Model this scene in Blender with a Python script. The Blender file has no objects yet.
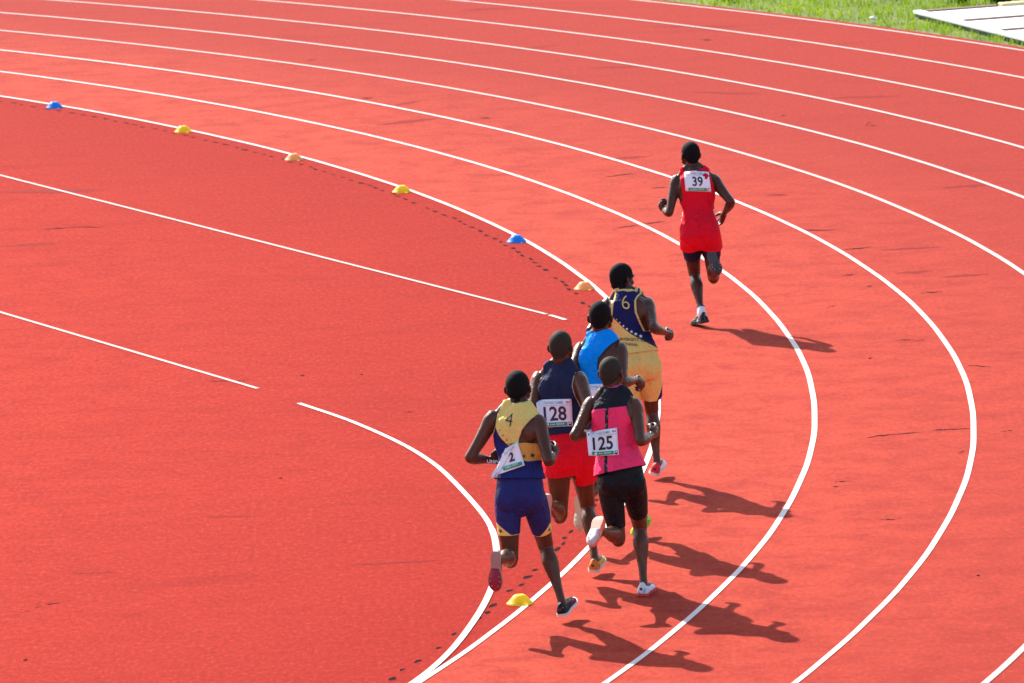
import bpy, math, random
import numpy as np
from mathutils import Vector, Matrix, noise
from mathutils.bvhtree import BVHTree

scene = bpy.context.scene
COL = scene.collection

# ------------------------------------------------------------------ camera
CAM_H, CAM_PITCH, CAM_ROLL, CAM_F = 9.595, 0.1533033, -0.039424, 7561.6
cp, sp, cr, sr = math.cos(CAM_PITCH), math.sin(CAM_PITCH), math.cos(CAM_ROLL), math.sin(CAM_ROLL)
cF = Vector((0, cp, -sp)); cR0 = Vector((1, 0, 0)); cU0 = Vector((0, sp, cp))
cR = cR0 * cr + cU0 * sr
cU = cU0 * cr - cR0 * sr
cam = bpy.data.cameras.new('camera'); cam_o = bpy.data.objects.new('camera', cam); COL.objects.link(cam_o)
M4 = Matrix.Identity(4)
for i in range(3):
    M4[i][0], M4[i][1], M4[i][2] = cR[i], cU[i], -cF[i]
M4.translation = Vector((0, 0, CAM_H))
cam_o.matrix_world = M4
cam.sensor_width = 36.0; cam.lens = CAM_F / 1024 * 36
cam.clip_start = 0.5; cam.clip_end = 3000
cam.dof.use_dof = True; cam.dof.focus_distance = 53.0; cam.dof.aperture_fstop = 9.0
scene.camera = cam_o

# ------------------------------------------------------------------ light
SUN_EL, SUN_AZ = math.radians(35.8), math.radians(119.5)          # direction towards the sun
world = bpy.data.worlds.new('World'); scene.world = world; world.use_nodes = True
wn = world.node_tree
sky = wn.nodes.new('ShaderNodeTexSky'); sky.sky_type = 'NISHITA'; sky.sun_disc = False
sky.sun_elevation = SUN_EL; sky.sun_rotation = math.pi / 2 - SUN_AZ
sky.air_density = 1.0; sky.dust_density = 1.5; sky.ozone_density = 1.0
wn.links.new(sky.outputs[0], wn.nodes['Background'].inputs[0])
wn.nodes['Background'].inputs[1].default_value = 0.14
sun = bpy.data.lights.new('sun', 'SUN'); sun.energy = 5.0; sun.angle = math.radians(0.53); sun.color = (1.0, 0.96, 0.90)
sun_o = bpy.data.objects.new('sun', sun); COL.objects.link(sun_o)
sdir = Vector((math.cos(SUN_EL) * math.cos(SUN_AZ), math.cos(SUN_EL) * math.sin(SUN_AZ), math.sin(SUN_EL)))
sun_o.rotation_euler = sdir.to_track_quat('Z', 'Y').to_euler(); sun_o.location = (-20, 60, 40)
scene.view_settings.view_transform = 'Standard'; scene.view_settings.look = 'None'
scene.view_settings.exposure = 1.08; scene.view_settings.gamma = 1.0

# ------------------------------------------------------------------ materials
class NT:
    """small helper round one material's node tree"""
    def __init__(s, name, rough=0.6, spec=0.5, base=(0.5, 0.5, 0.5)):
        s.m = bpy.data.materials.new(name); s.m.use_nodes = True
        s.t = s.m.node_tree; s.b = s.t.nodes['Principled BSDF']
        s.b.inputs['Base Color'].default_value = (*base, 1)
        s.b.inputs['Roughness'].default_value = rough
        s.b.inputs['Specular IOR Level'].default_value = spec
    def n(s, ty, **kw):
        x = s.t.nodes.new(ty)
        for k, v in kw.items(): setattr(x, k, v)
        return x
    def l(s, a, b): s.t.links.new(a, b)
    def val(s, x, sock):
        if isinstance(x, (int, float)): sock.default_value = x
        elif isinstance(x, tuple): sock.default_value = (*x, 1) if len(sock.default_value) == 4 else x
        else: s.l(x, sock)
    def math(s, op, a, b=0.0, c=None, clamp=False):
        x = s.n('ShaderNodeMath', operation=op, use_clamp=clamp)
        s.val(a, x.inputs[0]); s.val(b, x.inputs[1])
        if c is not None: s.val(c, x.inputs[2])
        return x.outputs[0]
    def mix(s, f, a, b, mode='MIX'):
        x = s.n('ShaderNodeMix', data_type='RGBA', blend_type=mode)
        s.val(f, x.inputs[0]); s.val(a, x.inputs[6]); s.val(b, x.inputs[7])
        return x.outputs[2]
    def noise(s, scale, detail=4, rough=0.55, vec=None, dist=0.0):
        x = s.n('ShaderNodeTexNoise'); x.inputs['Scale'].default_value = scale
        x.inputs['Detail'].default_value = detail; x.inputs['Roughness'].default_value = rough
        x.inputs['Distortion'].default_value = dist
        if vec is not None: s.l(vec, x.inputs['Vector'])
        return x.outputs['Fac']
    def ramp(s, f, *stops):
        x = s.n('ShaderNodeMapRange'); x.clamp = True
        s.val(f, x.inputs[0]); x.inputs[1].default_value, x.inputs[2].default_value = stops[0], stops[1]
        x.inputs[3].default_value, x.inputs[4].default_value = stops[2], stops[3]
        return x.outputs[0]
    def obj(s): return s.n('ShaderNodeTexCoord').outputs['Object']
    def attr(s, name):
        a = s.n('ShaderNodeAttribute'); a.attribute_name = name
        x = s.n('ShaderNodeSeparateXYZ'); s.l(a.outputs['Vector'], x.inputs[0])
        return x.outputs
    def step(s, x, edge, w=0.004): return s.ramp(x, edge - w, edge + w, 0.0, 1.0)
    def col(s, c): s.val(c, s.b.inputs['Base Color'])
    def bump(s, h, strength=0.3, dist=0.01):
        x = s.n('ShaderNodeBump'); x.inputs['Strength'].default_value = strength; x.inputs['Distance'].default_value = dist
        s.l(h, x.inputs['Height']); s.l(x.outputs[0], s.b.inputs['Normal'])

def plain(name, base, rough=0.6, spec=0.5, var=0.12, scale=40):
    t = NT(name, rough, spec, base)
    o = t.obj()
    f = t.noise(scale, 3, vec=o)
    dark = tuple(c * (1 - var) for c in base); light = tuple(min(1, c * (1 + var)) for c in base)
    t.col(t.mix(f, dark, light))
    return t.m

def fabric(name, base, rough=0.75, sheen=0.15, var=0.1):
    t = NT(name, rough, 0.12, base)
    o = t.obj()
    f = t.noise(14, 4, vec=o)
    t.col(t.mix(f, tuple(c * (1 - var) for c in base), tuple(min(1, c * (1 + var)) for c in base)))
    t.b.inputs['Sheen Weight'].default_value = 0.0
    mp = t.n('ShaderNodeMapping'); mp.inputs['Scale'].default_value = (1, 1, .45); mp.inputs['Rotation'].default_value = (.2, .5, 0); t.l(o, mp.inputs['Vector'])
    fo = t.noise(11, 3, 0.5, mp.outputs[0], 1.2); fo2 = t.noise(26, 2, 0.5, o, 0.8)
    t.bump(t.math('ADD', t.math('ABSOLUTE', t.math('SUBTRACT', fo, 0.5)), t.math('MULTIPLY', fo2, 0.25)), 0.9, 0.045)
    return t

def rubber(name, c0, c1, c2, spec, radial):
    """granular polyurethane running surface: worn patches, streaks, dust, grain; radial = (distance from the bend's centre, colour) stops of wear"""
    t = NT(name, 0.90, spec, c0)
    o = t.obj()
    big = t.noise(0.35, 4, 0.6, o); mid = t.noise(2.6, 5, 0.65, o, 0.4); grain = t.noise(120, 3, 0.7, o)
    ms = t.n('ShaderNodeMapping'); ms.inputs['Scale'].default_value = (1.0, 0.42, 1); t.l(o, ms.inputs['Vector'])
    fine = t.noise(26, 6, 0.82, ms.outputs[0])
    sx = t.n('ShaderNodeSeparateXYZ'); t.l(o, sx.inputs[0])
    dx = t.math('SUBTRACT', sx.outputs[0], CX); dy = t.math('SUBTRACT', sx.outputs[1], CY)
    rad = t.math('SUBTRACT', t.math('SQRT', t.math('ADD', t.math('MULTIPLY', dx, dx), t.math('MULTIPLY', dy, dy))), R0)
    rad = t.math('ADD', rad, t.math('MULTIPLY', t.math('SUBTRACT', big, 0.5), radial[0] * 1.2))
    c = t.mix(t.ramp(rad, radial[1], radial[2], 0, 1), c0, c1)
    c = t.mix(t.math('MULTIPLY', t.ramp(mid, 0.42, 0.66, 0, 1), 0.7), c, c2)
    c = t.mix(t.ramp(fine, 0.34, 0.52, 0.72, 0.0), c, tuple(x * 0.42 for x in c0))
    c = t.mix(t.ramp(fine, 0.54, 0.68, 0.0, 0.44), c, (0.5576, 0.082, 0.0541))
    c = t.mix(t.ramp(grain, 0.35, 0.7, 0.0, 0.42), c, tuple(x * 0.45 for x in c0))
    # faint streaks of wear that run across the lanes
    mp = t.n('ShaderNodeMapping'); mp.inputs['Scale'].default_value = (0.55, 2.0, 1); mp.inputs['Rotation'].default_value = (0, 0, 0.16)
    t.l(o, mp.inputs['Vector'])
    st = t.noise(2.2, 9, 0.78, mp.outputs[0], 0.2)
    c = t.mix(t.ramp(st, 0.58, 0.74, 0.0, 0.65), c, tuple(x * 0.46 for x in c0))
    st2 = t.noise(0.8, 8, 0.74, mp.outputs[0], 0.5)
    c = t.mix(t.ramp(st2, 0.54, 0.70, 0.0, 0.32), c, tuple(x * 0.58 for x in c1))
    pale = t.noise(7, 8, 0.78, mp.outputs[0])
    c = t.mix(t.ramp(pale, 0.62, 0.80, 0.0, 0.45), c, (0.5412, 0.1394, 0.1148))
    t.col(c)
    t.bump(t.math('ADD', grain, t.math('MULTIPLY', fine, 1.5)), 0.30, 0.004)
    return t.m

CX, CY, R0, LANE = -36.825, 59.481, 37.963, 1.22
MAT = {}
MAT['lane'] = rubber('lane_surface', (0.440, 0.047, 0.0225), (0.282, 0.0155, 0.0082), (0.260, 0.0125, 0.0074), 0.05, (1.8, 0.7, 4.8))
MAT['infield'] = rubber('infield_surface', (0.378, 0.0255, 0.0122), (0.292, 0.0142, 0.0078), (0.288, 0.0132, 0.0074), 0.03, (2.5, -5.0, -0.5))
def paint(name, wear_lo, wear_hi, a=(0.60, 0.53, 0.48), b=(0.47, 0.34, 0.29)):
    t = NT(name, 0.62, 0.3, a); o = t.obj()
    w = t.noise(9, 6, 0.7, o); g = t.noise(120, 2, 0.6, o)
    w2 = t.math('ADD', w, t.math('MULTIPLY', t.math('SUBTRACT', g, 0.5), 0.25))
    c = t.mix(t.ramp(g, 0.3, 0.75, 0, 0.35), a, b)
    c = t.mix(t.ramp(w2, wear_lo, wear_hi, 0.0, 0.85), c, (0.45, 0.10, 0.075))
    t.col(c); t.bump(g, 0.2, 0.003)
    return t.m
MAT['paint'] = paint('line_paint', 0.62, 0.76)
MAT['dusty_paint'] = paint('dusty_line_paint', 0.58, 0.72, (0.42, 0.35, 0.30), (0.36, 0.24, 0.19))
MAT['worn_paint'] = paint('worn_line_paint', 0.56, 0.70)
MAT['mark'] = plain('dark_rubber_mark', (0.016, 0.003, 0.004), 0.95, 0.03)
MAT['crack'] = plain('surface_crack', (0.022, 0.003, 0.004), 0.95, 0.03)
MAT['scuff'] = plain('surface_scuff', (0.20, 0.012, 0.008), 0.9, 0.05, 0.35, 22)
t = NT('grass_ground', 0.9, 0.2, (0.06, 0.10, 0.02)); o_ = t.obj()
c = t.mix(t.ramp(t.noise(0.9, 5, 0.6, o_), 0.35, 0.65, 0, 1), (0.07, 0.11, 0.018), (0.17, 0.18, 0.05))
c = t.mix(t.ramp(t.noise(6, 4, 0.7, o_), 0.55, 0.72, 0, 0.8), c, (0.20, 0.15, 0.07))
t.col(c); MAT['turf'] = t.m
def grass_mat(name, a, b, d):
    t = NT(name, 0.6, 0.08, a); o = t.obj()
    c = t.mix(t.ramp(t.noise(1.3, 4, 0.6, o), 0.38, 0.62, 0, 1), a, b)
    c = t.mix(t.ramp(t.noise(23, 2, 0.5, o), 0.5, 0.75, 0, 0.8), c, d)
    t.col(c)
    tr = t.n('ShaderNodeBsdfTranslucent'); t.l(t.b.inputs['Base Color'].links[0].from_socket, tr.inputs[0])
    mx = t.n('ShaderNodeMixShader'); mx.inputs[0].default_value = 0.4
    t.l(t.b.outputs[0], mx.inputs[1]); t.l(tr.outputs[0], mx.inputs[2])
    t.l(mx.outputs[0], t.t.nodes['Material Output'].inputs[0])
    return t.m
MAT['grass'] = grass_mat('grass_blades', (0.14, 0.27, 0.006), (0.27, 0.39, 0.010), (0.40, 0.40, 0.05))
MAT['weed'] = grass_mat('weed_leaves', (0.02, 0.05, 0.01), (0.03, 0.07, 0.012), (0.05, 0.09, 0.02))

# ------------------------------------------------------------------ objects
def link(name, me, mat=None, parent=None, smooth=False):
    o = bpy.data.objects.new(name, me); COL.objects.link(o)
    for m in (mat if isinstance(mat, (list, tuple)) else [mat] if mat else []): me.materials.append(m)
    if smooth: me.polygons.foreach_set('use_smooth', [True] * len(me.polygons))
    if parent: o.parent = parent
    return o
def mesh(name, V, F):
    me = bpy.data.meshes.new(name); me.from_pydata([tuple(map(float, v)) for v in V], [], [tuple(map(int, f)) for f in F]); me.update(); return me
def tag(o, label=None, cat=None, group=None, kind=None):
    if label: o['label'] = label
    if cat: o['category'] = cat
    if group: o['group'] = group
    if kind: o['kind'] = kind
    return o

# ------------------------------------------------------------------ the track
def pol(r, a): return (CX + r * math.cos(a), CY + r * math.sin(a))
A0, A1 = math.radians(-90), math.radians(90)
def band(name, r0, r1, z, mat, n=2600, cols=1, jitter=0.0, straight=85.0):
    V, F = [], []
    rnd = random.Random(int(r0 * 1000))
    path = []
    for k in range(25): path.append(('s', -straight * (1 - k / 25), A0))
    for i in range(n + 1): path.append(('c', 0, A0 + (A1 - A0) * i / n))
    for k in range(1, 26): path.append(('s', -straight * k / 25, A1))
    ph = rnd.random() * 6
    for i, (ty, dx, a) in enumerate(path):
        j = jitter * (math.sin(a * 61 + ph) + 0.6 * math.sin(a * 173 + ph * 2)) if jitter else 0
        for c in range(cols + 1):
            r = r0 + (r1 - r0) * c / cols + j
            x, y = pol(r, a)
            V.append((x + dx, y, z))
    m = cols + 1
    for i in range(len(path) - 1):
        for c in range(cols): F.append((i * m + c, i * m + c + 1, (i + 1) * m + c + 1, (i + 1) * m + c))
    return tag(link(name, mesh(name, V, F), mat), kind='structure')

g = mesh('ground', [(-600, -300, -0.012), (600, -300, -0.012), (600, 1500, -0.012), (-600, 1500, -0.012)], [(0, 1, 2, 3)])
tag(link('ground', g, MAT['turf']), kind='structure')
# the red D inside the bend
V = [(CX - 85, CY - R0 + 0.02, 0)] + [(*pol(R0 - 0.004, A0 + (A1 - A0) * i / 360), 0) for i in range(361)] + [(CX - 85, CY + R0 - 0.02, 0)]
tag(link('infield', mesh('infield', V, [tuple(range(len(V)))]), MAT['infield']), kind='structure')
band('track', R0 - 0.004, R0 + 8 * LANE + 0.16, 0.0, MAT['lane'], cols=8)
LINE_DR = [0, 0, 0, 0, 0, 0, 0, 0, 0]
for k in range(9):
    w = 0.043 if k < 3 else 0.050
    band('lane_line', R0 + k * LANE + LINE_DR[k] - w / 2, R0 + k * LANE + LINE_DR[k] + w / 2, 0.004, MAT['paint' if k < 3 else 'dusty_paint'], jitter=0.0018)
def ribbon(name, pts, w, z, mat, taper=False, kind='structure'):
    P = [np.array(p, float) for p in pts]; V, F = [], []
    for i, p in enumerate(P):
        d = P[min(i + 1, len(P) - 1)] - P[max(i - 1, 0)]; d /= np.linalg.norm(d); nrm = np.array([-d[1], d[0]])
        ww = w * (0.15 + math.sin(math.pi * i / (len(P) - 1))) if taper else w
        V += [(*(p - nrm * ww / 2), z), (*(p + nrm * ww / 2), z)]
    F = [(2 * i, 2 * i + 1, 2 * i + 3, 2 * i + 2) for i in range(len(P) - 1)]
    return tag(link(name, mesh(name, V, F), mat), kind=kind)
def lerp_pts(a, b, n): return [(a[0] + (b[0] - a[0]) * i / n, a[1] + (b[1] - a[1]) * i / n) for i in range(n + 1)]
def catmull(P, n):
    P = np.array(P, float); Q = np.vstack([2 * P[0] - P[1], P, 2 * P[-1] - P[-2]]); out = []
    for i in range(1, len(Q) - 2):
        for k in range(n):
            s = k / n; a, b, c, d = Q[i - 1:i + 3]
            out.append(0.5 * (2 * b + (c - a) * s + (2 * a - 5 * b + 4 * c - d) * s * s + (3 * b - a - 3 * c + d) * s ** 3))
    out.append(P[-1]); return np.array(out)
ribbon('infield_line', lerp_pts((-12.0, 88.2), (0.30, 63.52), 40), 0.038, 0.005, MAT['dusty_paint'])
ribbon('infield_line', lerp_pts((0.33, 63.46), (0.46, 63.16), 3), 0.04, 0.005, MAT['worn_paint'])
ribbon('infield_line', lerp_pts((-9.2, 74.5), (-2.062, 60.13), 40), 0.038, 0.005, MAT['dusty_paint'])
arc = catmull([(-1.712, 59.30), (-1.290, 58.34), (-0.889, 57.20), (-0.634, 56.234), (-0.464, 55.314), (-0.275, 54.05), (-0.195, 53.27), (-0.168, 52.52), (-0.172, 51.65), (-0.225, 50.82), (-0.322, 49.93), (-0.488, 48.84), (-0.706, 47.915), (-1.06, 46.85), (-1.5, 45.8)], 10)
ribbon('infield_line', arc[:18], 0.042, 0.006, MAT['worn_paint'])
ribbon('infield_line', arc[17:60], 0.041, 0.006, MAT['worn_paint'])
ribbon('infield_line', arc[59:], 0.047, 0.006, MAT['worn_paint'])

# pairs of dark kerb footings left in the surface just inside the first line
rnd = random.Random(3)
V, F = [], []
a = -24.0
while a < 45:
    aa = math.radians(a); r = R0 - 0.225 + rnd.uniform(-0.02, 0.02)
    a += 0.372 * rnd.choice((0.85, 0.95, 1.0, 1.05, 1.2))
    if rnd.random() < (0.03 if a > 4 else 0.22): continue
    n0 = len(V); L, W = rnd.uniform(0.045, 0.085), rnd.uniform(0.013, 0.026)
    for k in range(9):
        th = 2 * math.pi * k / 9; jj = 0.5 + 0.8 * rnd.random()
        x, y = pol(r + W * jj * math.cos(th), aa + L * jj * math.sin(th) / r); V.append((x, y, 0.002))
    F.append(tuple(range(n0, n0 + 9)))
tag(link('kerb_marks', mesh('kerb_marks', V, F), MAT['mark']), kind='structure')
POSE = {}
POSE['red'] = dict(o=(1.605, 62.546), rot=4.64, S=1.66, J=dict(c7=(-0.013, 0.136, 1.291), head=(-0.037, 0.19, 1.423), lsh=(-0.162, 0.165, 1.219), rsh=(0.139, 0.124, 1.218), lel=(-0.247, 0.046, 0.961), rel=(0.261, -0.083, 1.041), lwr=(-0.277, 0.291, 0.966), rwr=(0.22, 0.126, 0.916), lha=(-0.305, 0.226, 1.007), rha=(0.204, 0.178, 0.853), lhip=(-0.083, 0.008, 0.771), rhip=(0.084, -0.011, 0.775), lkn=(-0.038, 0.2, 0.417), rkn=(0.112, 0.112, 0.39), lan=(-0.017, -0.069, 0.111), ran=(0.069, -0.256, 0.566), lhe=(0.008, -0.135, 0.065), rhe=(0.059, -0.234, 0.643), lto=(-0.072, 0.089, 0.015), rto=(0.092, -0.431, 0.501)))
POSE['goldtop'] = dict(o=(0.013, 49.703), rot=-14.77, S=1.74, J=dict(c7=(-0.015, 0.131, 1.439), head=(-0.04, 0.211, 1.568), lsh=(-0.186, 0.088, 1.389), rsh=(0.126, 0.08, 1.362), lel=(-0.333, -0.007, 1.129), rel=(0.23, -0.094, 1.124), lwr=(-0.259, 0.233, 1.072), rwr=(0.203, 0.163, 1.121), lha=(-0.181, 0.265, 1.089), rha=(0.204, 0.245, 1.147), lhip=(-0.086, -0.015, 0.873), rhip=(0.083, 0.028, 0.874), lkn=(-0.076, -0.028, 0.444), rkn=(0.103, 0.227, 0.496), lan=(-0.046, -0.449, 0.519), ran=(0.243, 0.08, 0.125), lhe=(-0.047, -0.503, 0.586), rhe=(0.244, 0.025, 0.06), lto=(-0.059, -0.498, 0.328), rto=(0.267, 0.275, 0.12)))
POSE['pink'] = dict(o=(0.702, 50.526), rot=-13.35, S=1.7, J=dict(c7=(-0.059, 0.129, 1.374), head=(-0.08, 0.169, 1.518), lsh=(-0.216, 0.135, 1.313), rsh=(0.09, 0.109, 1.307), lel=(-0.291, -0.093, 1.125), rel=(0.166, -0.095, 1.092), lwr=(-0.23, 0.152, 1.106), rwr=(0.192, 0.156, 1.092), lha=(-0.18, 0.214, 1.081), rha=(0.211, 0.236, 1.112), lhip=(-0.078, -0.035, 0.812), rhip=(0.078, 0.024, 0.798), lkn=(-0.039, 0.016, 0.403), rkn=(0.064, 0.251, 0.45), lan=(-0.064, -0.385, 0.529), ran=(0.111, 0.086, 0.072), lhe=(-0.075, -0.365, 0.614), rhe=(0.104, 0.024, 0.015), lto=(-0.091, -0.565, 0.464), rto=(0.124, 0.274, 0.026)))
POSE['navy'] = dict(o=(0.363, 51.354), rot=-12.35, S=1.74, J=dict(c7=(-0.072, 0.15, 1.43), head=(-0.061, 0.15, 1.585), lsh=(-0.227, 0.169, 1.364), rsh=(0.072, 0.087, 1.376), lel=(-0.249, -0.071, 1.165), rel=(0.183, -0.139, 1.194), lwr=(-0.205, 0.17, 1.084), rwr=(0.267, 0.097, 1.125), lha=(-0.173, 0.25, 1.092), rha=(0.281, 0.182, 1.124), lhip=(-0.067, -0.059, 0.85), rhip=(0.065, 0.048, 0.825), lkn=(-0.082, -0.0, 0.431), rkn=(0.06, 0.264, 0.454), lan=(-0.071, -0.399, 0.593), ran=(0.148, 0.021, 0.12), lhe=(-0.076, -0.456, 0.658), rhe=(0.14, -0.031, 0.049), lto=(-0.093, -0.447, 0.401), rto=(0.151, 0.22, 0.094)))
POSE['blue'] = dict(o=(0.647, 52.706), rot=-10.14, S=1.74, J=dict(c7=(-0.05, 0.132, 1.422), head=(-0.044, 0.162, 1.576), lsh=(-0.192, 0.19, 1.345), rsh=(0.099, 0.094, 1.356), lel=(-0.246, -0.077, 1.192), rel=(0.146, -0.14, 1.155), lwr=(-0.204, 0.159, 1.095), rwr=(0.202, 0.111, 1.129), lha=(-0.174, 0.24, 1.093), rha=(0.24, 0.173, 1.083), lhip=(-0.071, -0.053, 0.832), rhip=(0.068, 0.045, 0.814), lkn=(-0.075, -0.011, 0.409), rkn=(0.091, 0.269, 0.45), lan=(-0.1, -0.437, 0.359), ran=(0.202, 0.041, 0.109), lhe=(-0.122, -0.504, 0.409), rhe=(0.17, -0.002, 0.044), lto=(-0.14, -0.445, 0.161), rto=(0.224, 0.238, 0.122)))
POSE['sixtop'] = dict(o=(0.913, 55.079), rot=-6.53, S=1.66, J=dict(c7=(-0.071, 0.117, 1.38), head=(-0.106, 0.2, 1.496), lsh=(-0.208, 0.172, 1.311), rsh=(0.082, 0.136, 1.313), lel=(-0.331, -0.036, 1.137), rel=(0.145, -0.112, 1.161), lwr=(-0.205, 0.156, 1.046), rwr=(0.217, 0.112, 1.089), lha=(-0.167, 0.229, 1.043), rha=(0.251, 0.182, 1.062), lhip=(-0.077, -0.035, 0.882), rhip=(0.081, 0.021, 0.867), lkn=(-0.083, 0.035, 0.484), rkn=(0.08, 0.197, 0.5), lan=(-0.096, -0.375, 0.466), ran=(0.115, 0.102, 0.109), lhe=(-0.096, -0.411, 0.539), rhe=(0.088, 0.052, 0.05), lto=(-0.096, -0.464, 0.299), rto=(0.133, 0.289, 0.101)))
CRACKS = [(2.665, 56.630, 2.884, 56.739, 0.020), (2.845, 56.712, 3.093, 56.782, 0.012), (3.155, 56.813, 3.510, 56.867, 0.010), (3.647, 59.893, 3.816, 59.774, 0.010), (2.891, 65.085, 3.018, 65.171, 0.020), (3.152, 61.364, 3.282, 61.330, 0.010), (3.279, 61.277, 3.387, 61.303, 0.008), (2.978, 66.669, 3.243, 66.785, 0.020), (2.636, 68.025, 2.969, 67.963, 0.020), (3.501, 63.909, 3.689, 63.917, 0.016), (2.461, 70.493, 2.647, 70.438, 0.016), (2.658, 63.269, 2.775, 63.409, 0.012), (0.956, 68.604, 1.218, 68.829, 0.022), (1.199, 68.801, 1.461, 68.994, 0.020), (1.369, 71.279, 1.541, 71.335, 0.020), (0.948, 72.240, 1.241, 72.410, 0.025), (-4.332, 70.068, -4.093, 70.149, 0.020), (-4.112, 70.154, -3.752, 70.085, 0.012), (-3.476, 50.721, -3.322, 51.016, 0.012), (-3.335, 51.019, -3.125, 51.195, 0.010), (-2.478, 60.610, -2.315, 60.595, 0.010), (-2.250, 60.578, -2.152, 60.580, 0.010), (-1.492, 79.296, -1.376, 79.302, 0.030), (-1.733, 60.733, -1.700, 60.709, 0.025), (-1.248, 60.663, -1.224, 60.646, 0.022), (-1.788, 55.842, -1.766, 55.828, 0.020), (3.074, 64.419, 3.109, 64.427, 0.025), (-3.316, 49.143, -3.292, 49.128, 0.030), (-0.863, 58.687, -0.807, 58.649, 0.012), (2.874, 60.453, 2.899, 60.462, 0.020), (2.572, 53.089, 2.716, 53.097, 0.008), (2.330, 54.730, 2.427, 54.751, 0.010), (2.299, 54.524, 2.343, 54.535, 0.010), (-2.149, 82.934, -2.042, 83.089, 0.030), (3.106, 50.813, 3.129, 50.797, 0.014), (3.631, 75.420, 3.693, 75.644, 0.030), (3.637, 75.338, 3.757, 75.332, 0.020), (2.817, 76.416, 2.879, 76.437, 0.025), (2.217, 83.461, 2.349, 83.415, 0.030), (-0.238, 77.227, -0.136, 77.177, 0.030), (3.196, 56.850, 3.272, 56.850, 0.012), (3.302, 55.776, 3.343, 55.833, 0.014), (3.677, 56.642, 3.796, 56.706, 0.008)]
SCUFFS = [(-1.286, 76.979, -0.651, 77.358, 0.090), (-4.916, 72.891, -3.887, 72.732, 0.100), (0.932, 73.516, 1.426, 73.670, 0.060), (4.081, 70.508, 4.608, 70.636, 0.060), (3.354, 65.109, 3.663, 65.176, 0.050), (3.727, 64.796, 4.164, 64.857, 0.050), (-0.452, 87.472, 0.153, 87.467, 0.080), (1.968, 78.731, 2.686, 78.321, 0.050), (0.959, 81.225, 1.607, 81.191, 0.060), (-1.126, 78.613, -0.866, 78.874, 0.060), (-4.683, 69.079, -4.132, 69.121, 0.050), (-3.164, 52.220, -2.848, 52.229, 0.020), (-2.324, 54.310, -1.884, 54.253, 0.020), (3.390, 77.746, 4.111, 77.682, 0.060), (-1.196, 52.141, -0.565, 52.197, 0.030), (3.303, 66.578, 3.840, 66.618, 0.040), (0.127, 83.211, 0.663, 83.512, 0.050), (1.698, 84.939, 2.706, 84.684, 0.060)]
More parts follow.
